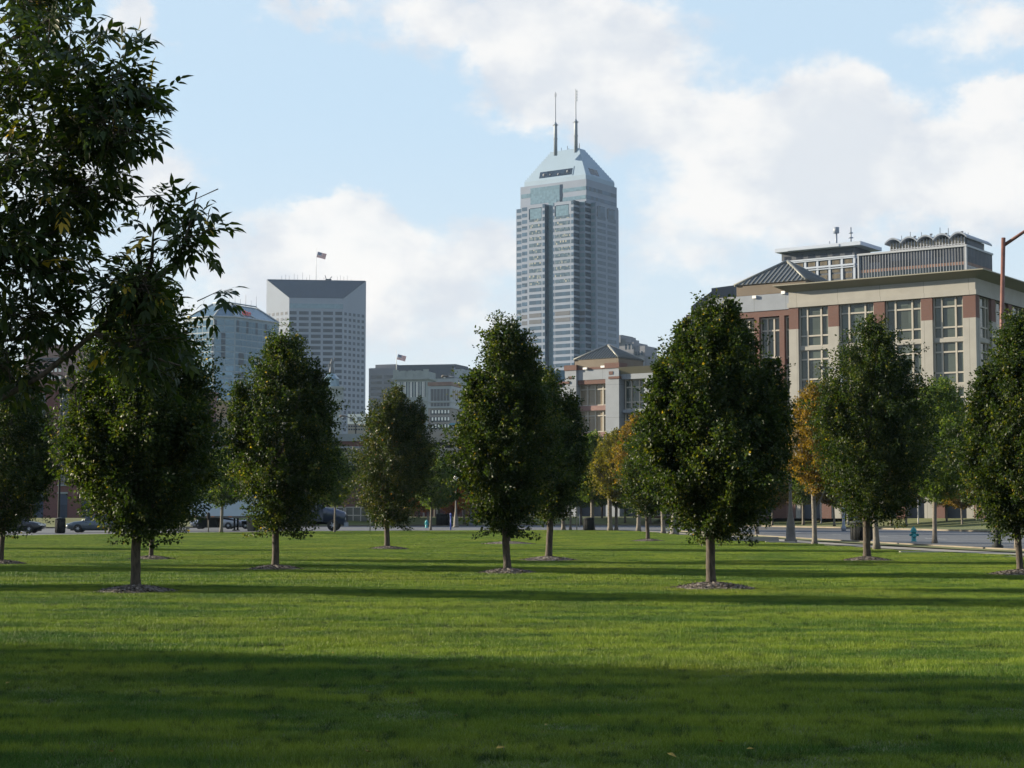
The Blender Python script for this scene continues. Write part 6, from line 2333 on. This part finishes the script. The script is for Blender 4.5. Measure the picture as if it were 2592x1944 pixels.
def cobra(label, sx, D, sy_head, sx_head, rise, mat, grp='cobra head street lights', rad=.11, z=0.02, arms=1, sq=False):
    pt = P(sx, 1297, D)
    hd = P(sx_head, sy_head, D)
    t = thing('street_light', label, 'street light', (pt.x, D, z), 0, grp)
    H = hd.z - rise
    dx = hd.x - pt.x
    if sq:
        MB().prism([(-.11, -.11), (.11, -.11), (.11, .11), (-.11, .11)], 0, H, [(-.085, -.085), (.085, -.085), (.085, .085), (-.085, .085)]).lathe([(.30, 0), (.30, .5), (.16, .62)], 12).build('pole', mat, t)
    else:
        MB().lathe([(rad * 1.8, 0), (rad * 1.8, .3), (rad * 1.2, .5), (rad, 1.0), (rad * .6, H)], 12).build('pole', mat, t)
    MB().tube([(0, 0, H - .2), (dx * .25, 0, H + rise * .55), (dx * .6, 0, H + rise * .9), (dx * .85, 0, hd.z + .02)], [rad * .6, rad * .5, rad * .45, rad * .4], 8).build('arm', mat, t)
    s_ = 1 if dx > 0 else -1
    hx = dx
    MB().lathe([(.05, -s_ * .4), (.12, -s_ * .25), (.17, 0), (.16, s_ * .3), (.06, s_ * .42)], 12, (hx, 0, hd.z), 'x').build('lamp_head', M['lamp_grey'], t)
    MB().lathe([(.15, 0), (.13, -.08), (.04, -.13)], 12, (hx + s_ * .05, 0, hd.z - .10)).build('lens', M['lamp_glass'], t)
    return t


cobra('dark street light pole with curved arm rising behind the dark red brick building edge', 149, 141, 948, 200, .9, M['dark_paint'])
cobra('street light with cream head beside the tan building, pole hidden by the tall pointed pear', 1192, 210, 953, 1126, 1.0, M['steel'])
cobra('street light with short curved arm over the low brick roof', 899, 216, 1054, 868, .9, M['dark_paint'])
cobra('small street light in front of the garage openings', 1100, 240, 1124, 1138, 1.2, M['lamp_grey'], rad=.09)
cobra('street light arm reaching before the beige office windows', 2135, 150, 931, 2085, .5, M['steel'])
# tall brown light pole with an arm leaving the picture
Dp = 78.0
p0, p1 = P(2525, 1388, Dp), P(2540, 603, Dp)
t = thing('street_light', 'tall rusty brown light pole with an arm leaving the picture at the top corner', 'street light', (p0.x, Dp, .02))
H = p1.z
pdx = p1.x - p0.x
MB().tube([(0, 0, 0.1), (pdx * .5, 0, H * .5), (pdx, 0, H)], [.13, .105, .095], 12).build('pole', M['brown_metal'], t)
MB().lathe([(.26, 0), (.26, .10), (.17, .16), (.16, 1.1), (.13, 1.3)], 14).build('foot', M['dark_paint'], t)
MB().tube([(pdx, 0, H - .35), (pdx + 1.2, 0, H + .45), (pdx + 3.2, 0, H + 1.6)], [.085, .07, .055], 10).build('arm', M['brown_metal'], t)
MB().lathe([(.05, -.5), (.16, -.3), (.2, 0), (.16, .35), (.05, .5)], 12, (pdx + 3.5, 0, H + 1.65), 'x').build('lamp_head', M['lamp_grey'], t)

# parking meter, blue bollard, planter, sign posts
t = thing('parking_meter', 'parking meter with a dark head at the edge of the lawn before the trailer', 'parking meter', gx(528, 140, .02))
MB().tube([(0, 0, 0), (0, 0, 1.05)], .045, 8).build('post', M['lamp_grey'], t)
MB().lathe([(.10, 1.0), (.13, 1.08), (.14, 1.35), (.12, 1.5), (.05, 1.58)], 12).build('head', M['black_metal'], t)
t = thing('bollard', 'slim bright blue post with a rounded cap on the far pavement', 'post', gx(1141, 158, .02))
MB().tube([(0, 0, 0), (0, 0, 1.3)], .06, 10).build('post', M['blue_paint'], t)
MB().lathe([(.08, 1.3), (.09, 1.4), (.07, 1.5), (.02, 1.55)], 12).build('cap', M['blue_paint'], t)
t = thing('planter', 'round concrete planter beside the trailer, narrower at its foot', 'planter', gx(634, 146, .01))
MB().lathe([(.24, 0), (.33, .95), (.36, .96), (.36, 1.02), (.31, 1.02), (.29, .9), (.02, .88)], 20).build('pot', M['concrete'], t)
for (sx, D, h_, lab) in ((937, 150, 1.6, 'thin grey sign post east of the truck'), (951, 154, 1.1, 'short grey post beside the thin sign post'), (1460, 158, 2.6, 'grey sign post among the trunks below the half hidden pear'), (1467, 190, 1.4, 'white pipe post by the far brick wall')):
    t = thing('sign_post', lab, 'post', gx(sx, D, .02))
    MB().tube([(0, 0, 0), (0, 0, h_)], .05, 8).build('post', M['mullion'], t)
    if h_ > 1.5: MB().box(-.16, .16, -.03, -.01, h_ - .45, h_ - .02).build('plate', M['steel'], t)
# stone edging blocks by the lawn corner
for (sx, sy, w_, a, lab) in ((1850, 1370, 1.5, 8, 'western of two low concrete blocks on the bare patch by the pavement'), (1928, 1371, 1.9, -8, 'eastern of two low concrete blocks on the bare patch by the pavement'),
                             (1975, 1374, 1.6, -4, 'flat stone slab beside the globe lamp foot'), (2330, 1401, 1.7, 2, 'pale flat stone edge beside the pavement below the hydrant')):
    p = G(sx, sy)
    h_ = .26 if 'concrete' in lab else .09
    mb_ = MB().prism([(-w_ / 2, -.16), (w_ / 2, -.16), (w_ / 2, .16), (-w_ / 2, .16)], -.02, h_, [(-w_ / 2 + .04, -.12), (w_ / 2 - .04, -.12), (w_ / 2 - .04, .12), (-w_ / 2 + .04, .12)])
    o = mb_.build('stone_block', M['garage_wall'])
    o.location = p
    o.rotation_euler = (0, 0, R(a))
    tag(o, lab, 'stone block', 'stone blocks near the pavement')
# white pole group before the offices
for (sx, D, h_) in ((2324, 168, 2.3), (2145, 170, 2.0), (2078, 172, 2.0), (2502, 172, 2.2)):
    t = thing('white_post', {2324: 'thick white post right above the turquoise hydrant', 2145: 'slim white post behind the black bin', 2078: 'slim white post east of the forked grey trunk', 2502: 'slim white post west of the brown light pole'}[sx], 'post', gx(sx, D, .5), 0, 'white posts before the offices')
    MB().lathe([(.10, 0), (.075, .1), (.07, h_), (.02, h_ + .04)], 10).build('shaft', M['mullion'], t)

# ------------------------------------------------------------------ air
hz = MB().box(-519, 519, -59, 1559, -1.0, 262.0).build('haze')
tag(hz, 'thin blue grey haze in the air towards the city', 'haze', kind='stuff')
mt = bpy.data.materials.new('haze')
mt.use_nodes = True
hn = NT(mt.node_tree)
hn.n.clear()
pv = hn.new('ShaderNodeVolumePrincipled')
pv.inputs['Color'].default_value = (0.60, 0.80, 1.0, 1)
pv.inputs['Density'].default_value = 0.00005
pv.inputs['Anisotropy'].default_value = 0.2
ho = hn.new('ShaderNodeOutputMaterial')
hn.l.new(pv.outputs[0], ho.inputs['Volume'])
hz.data.materials.append(mt)
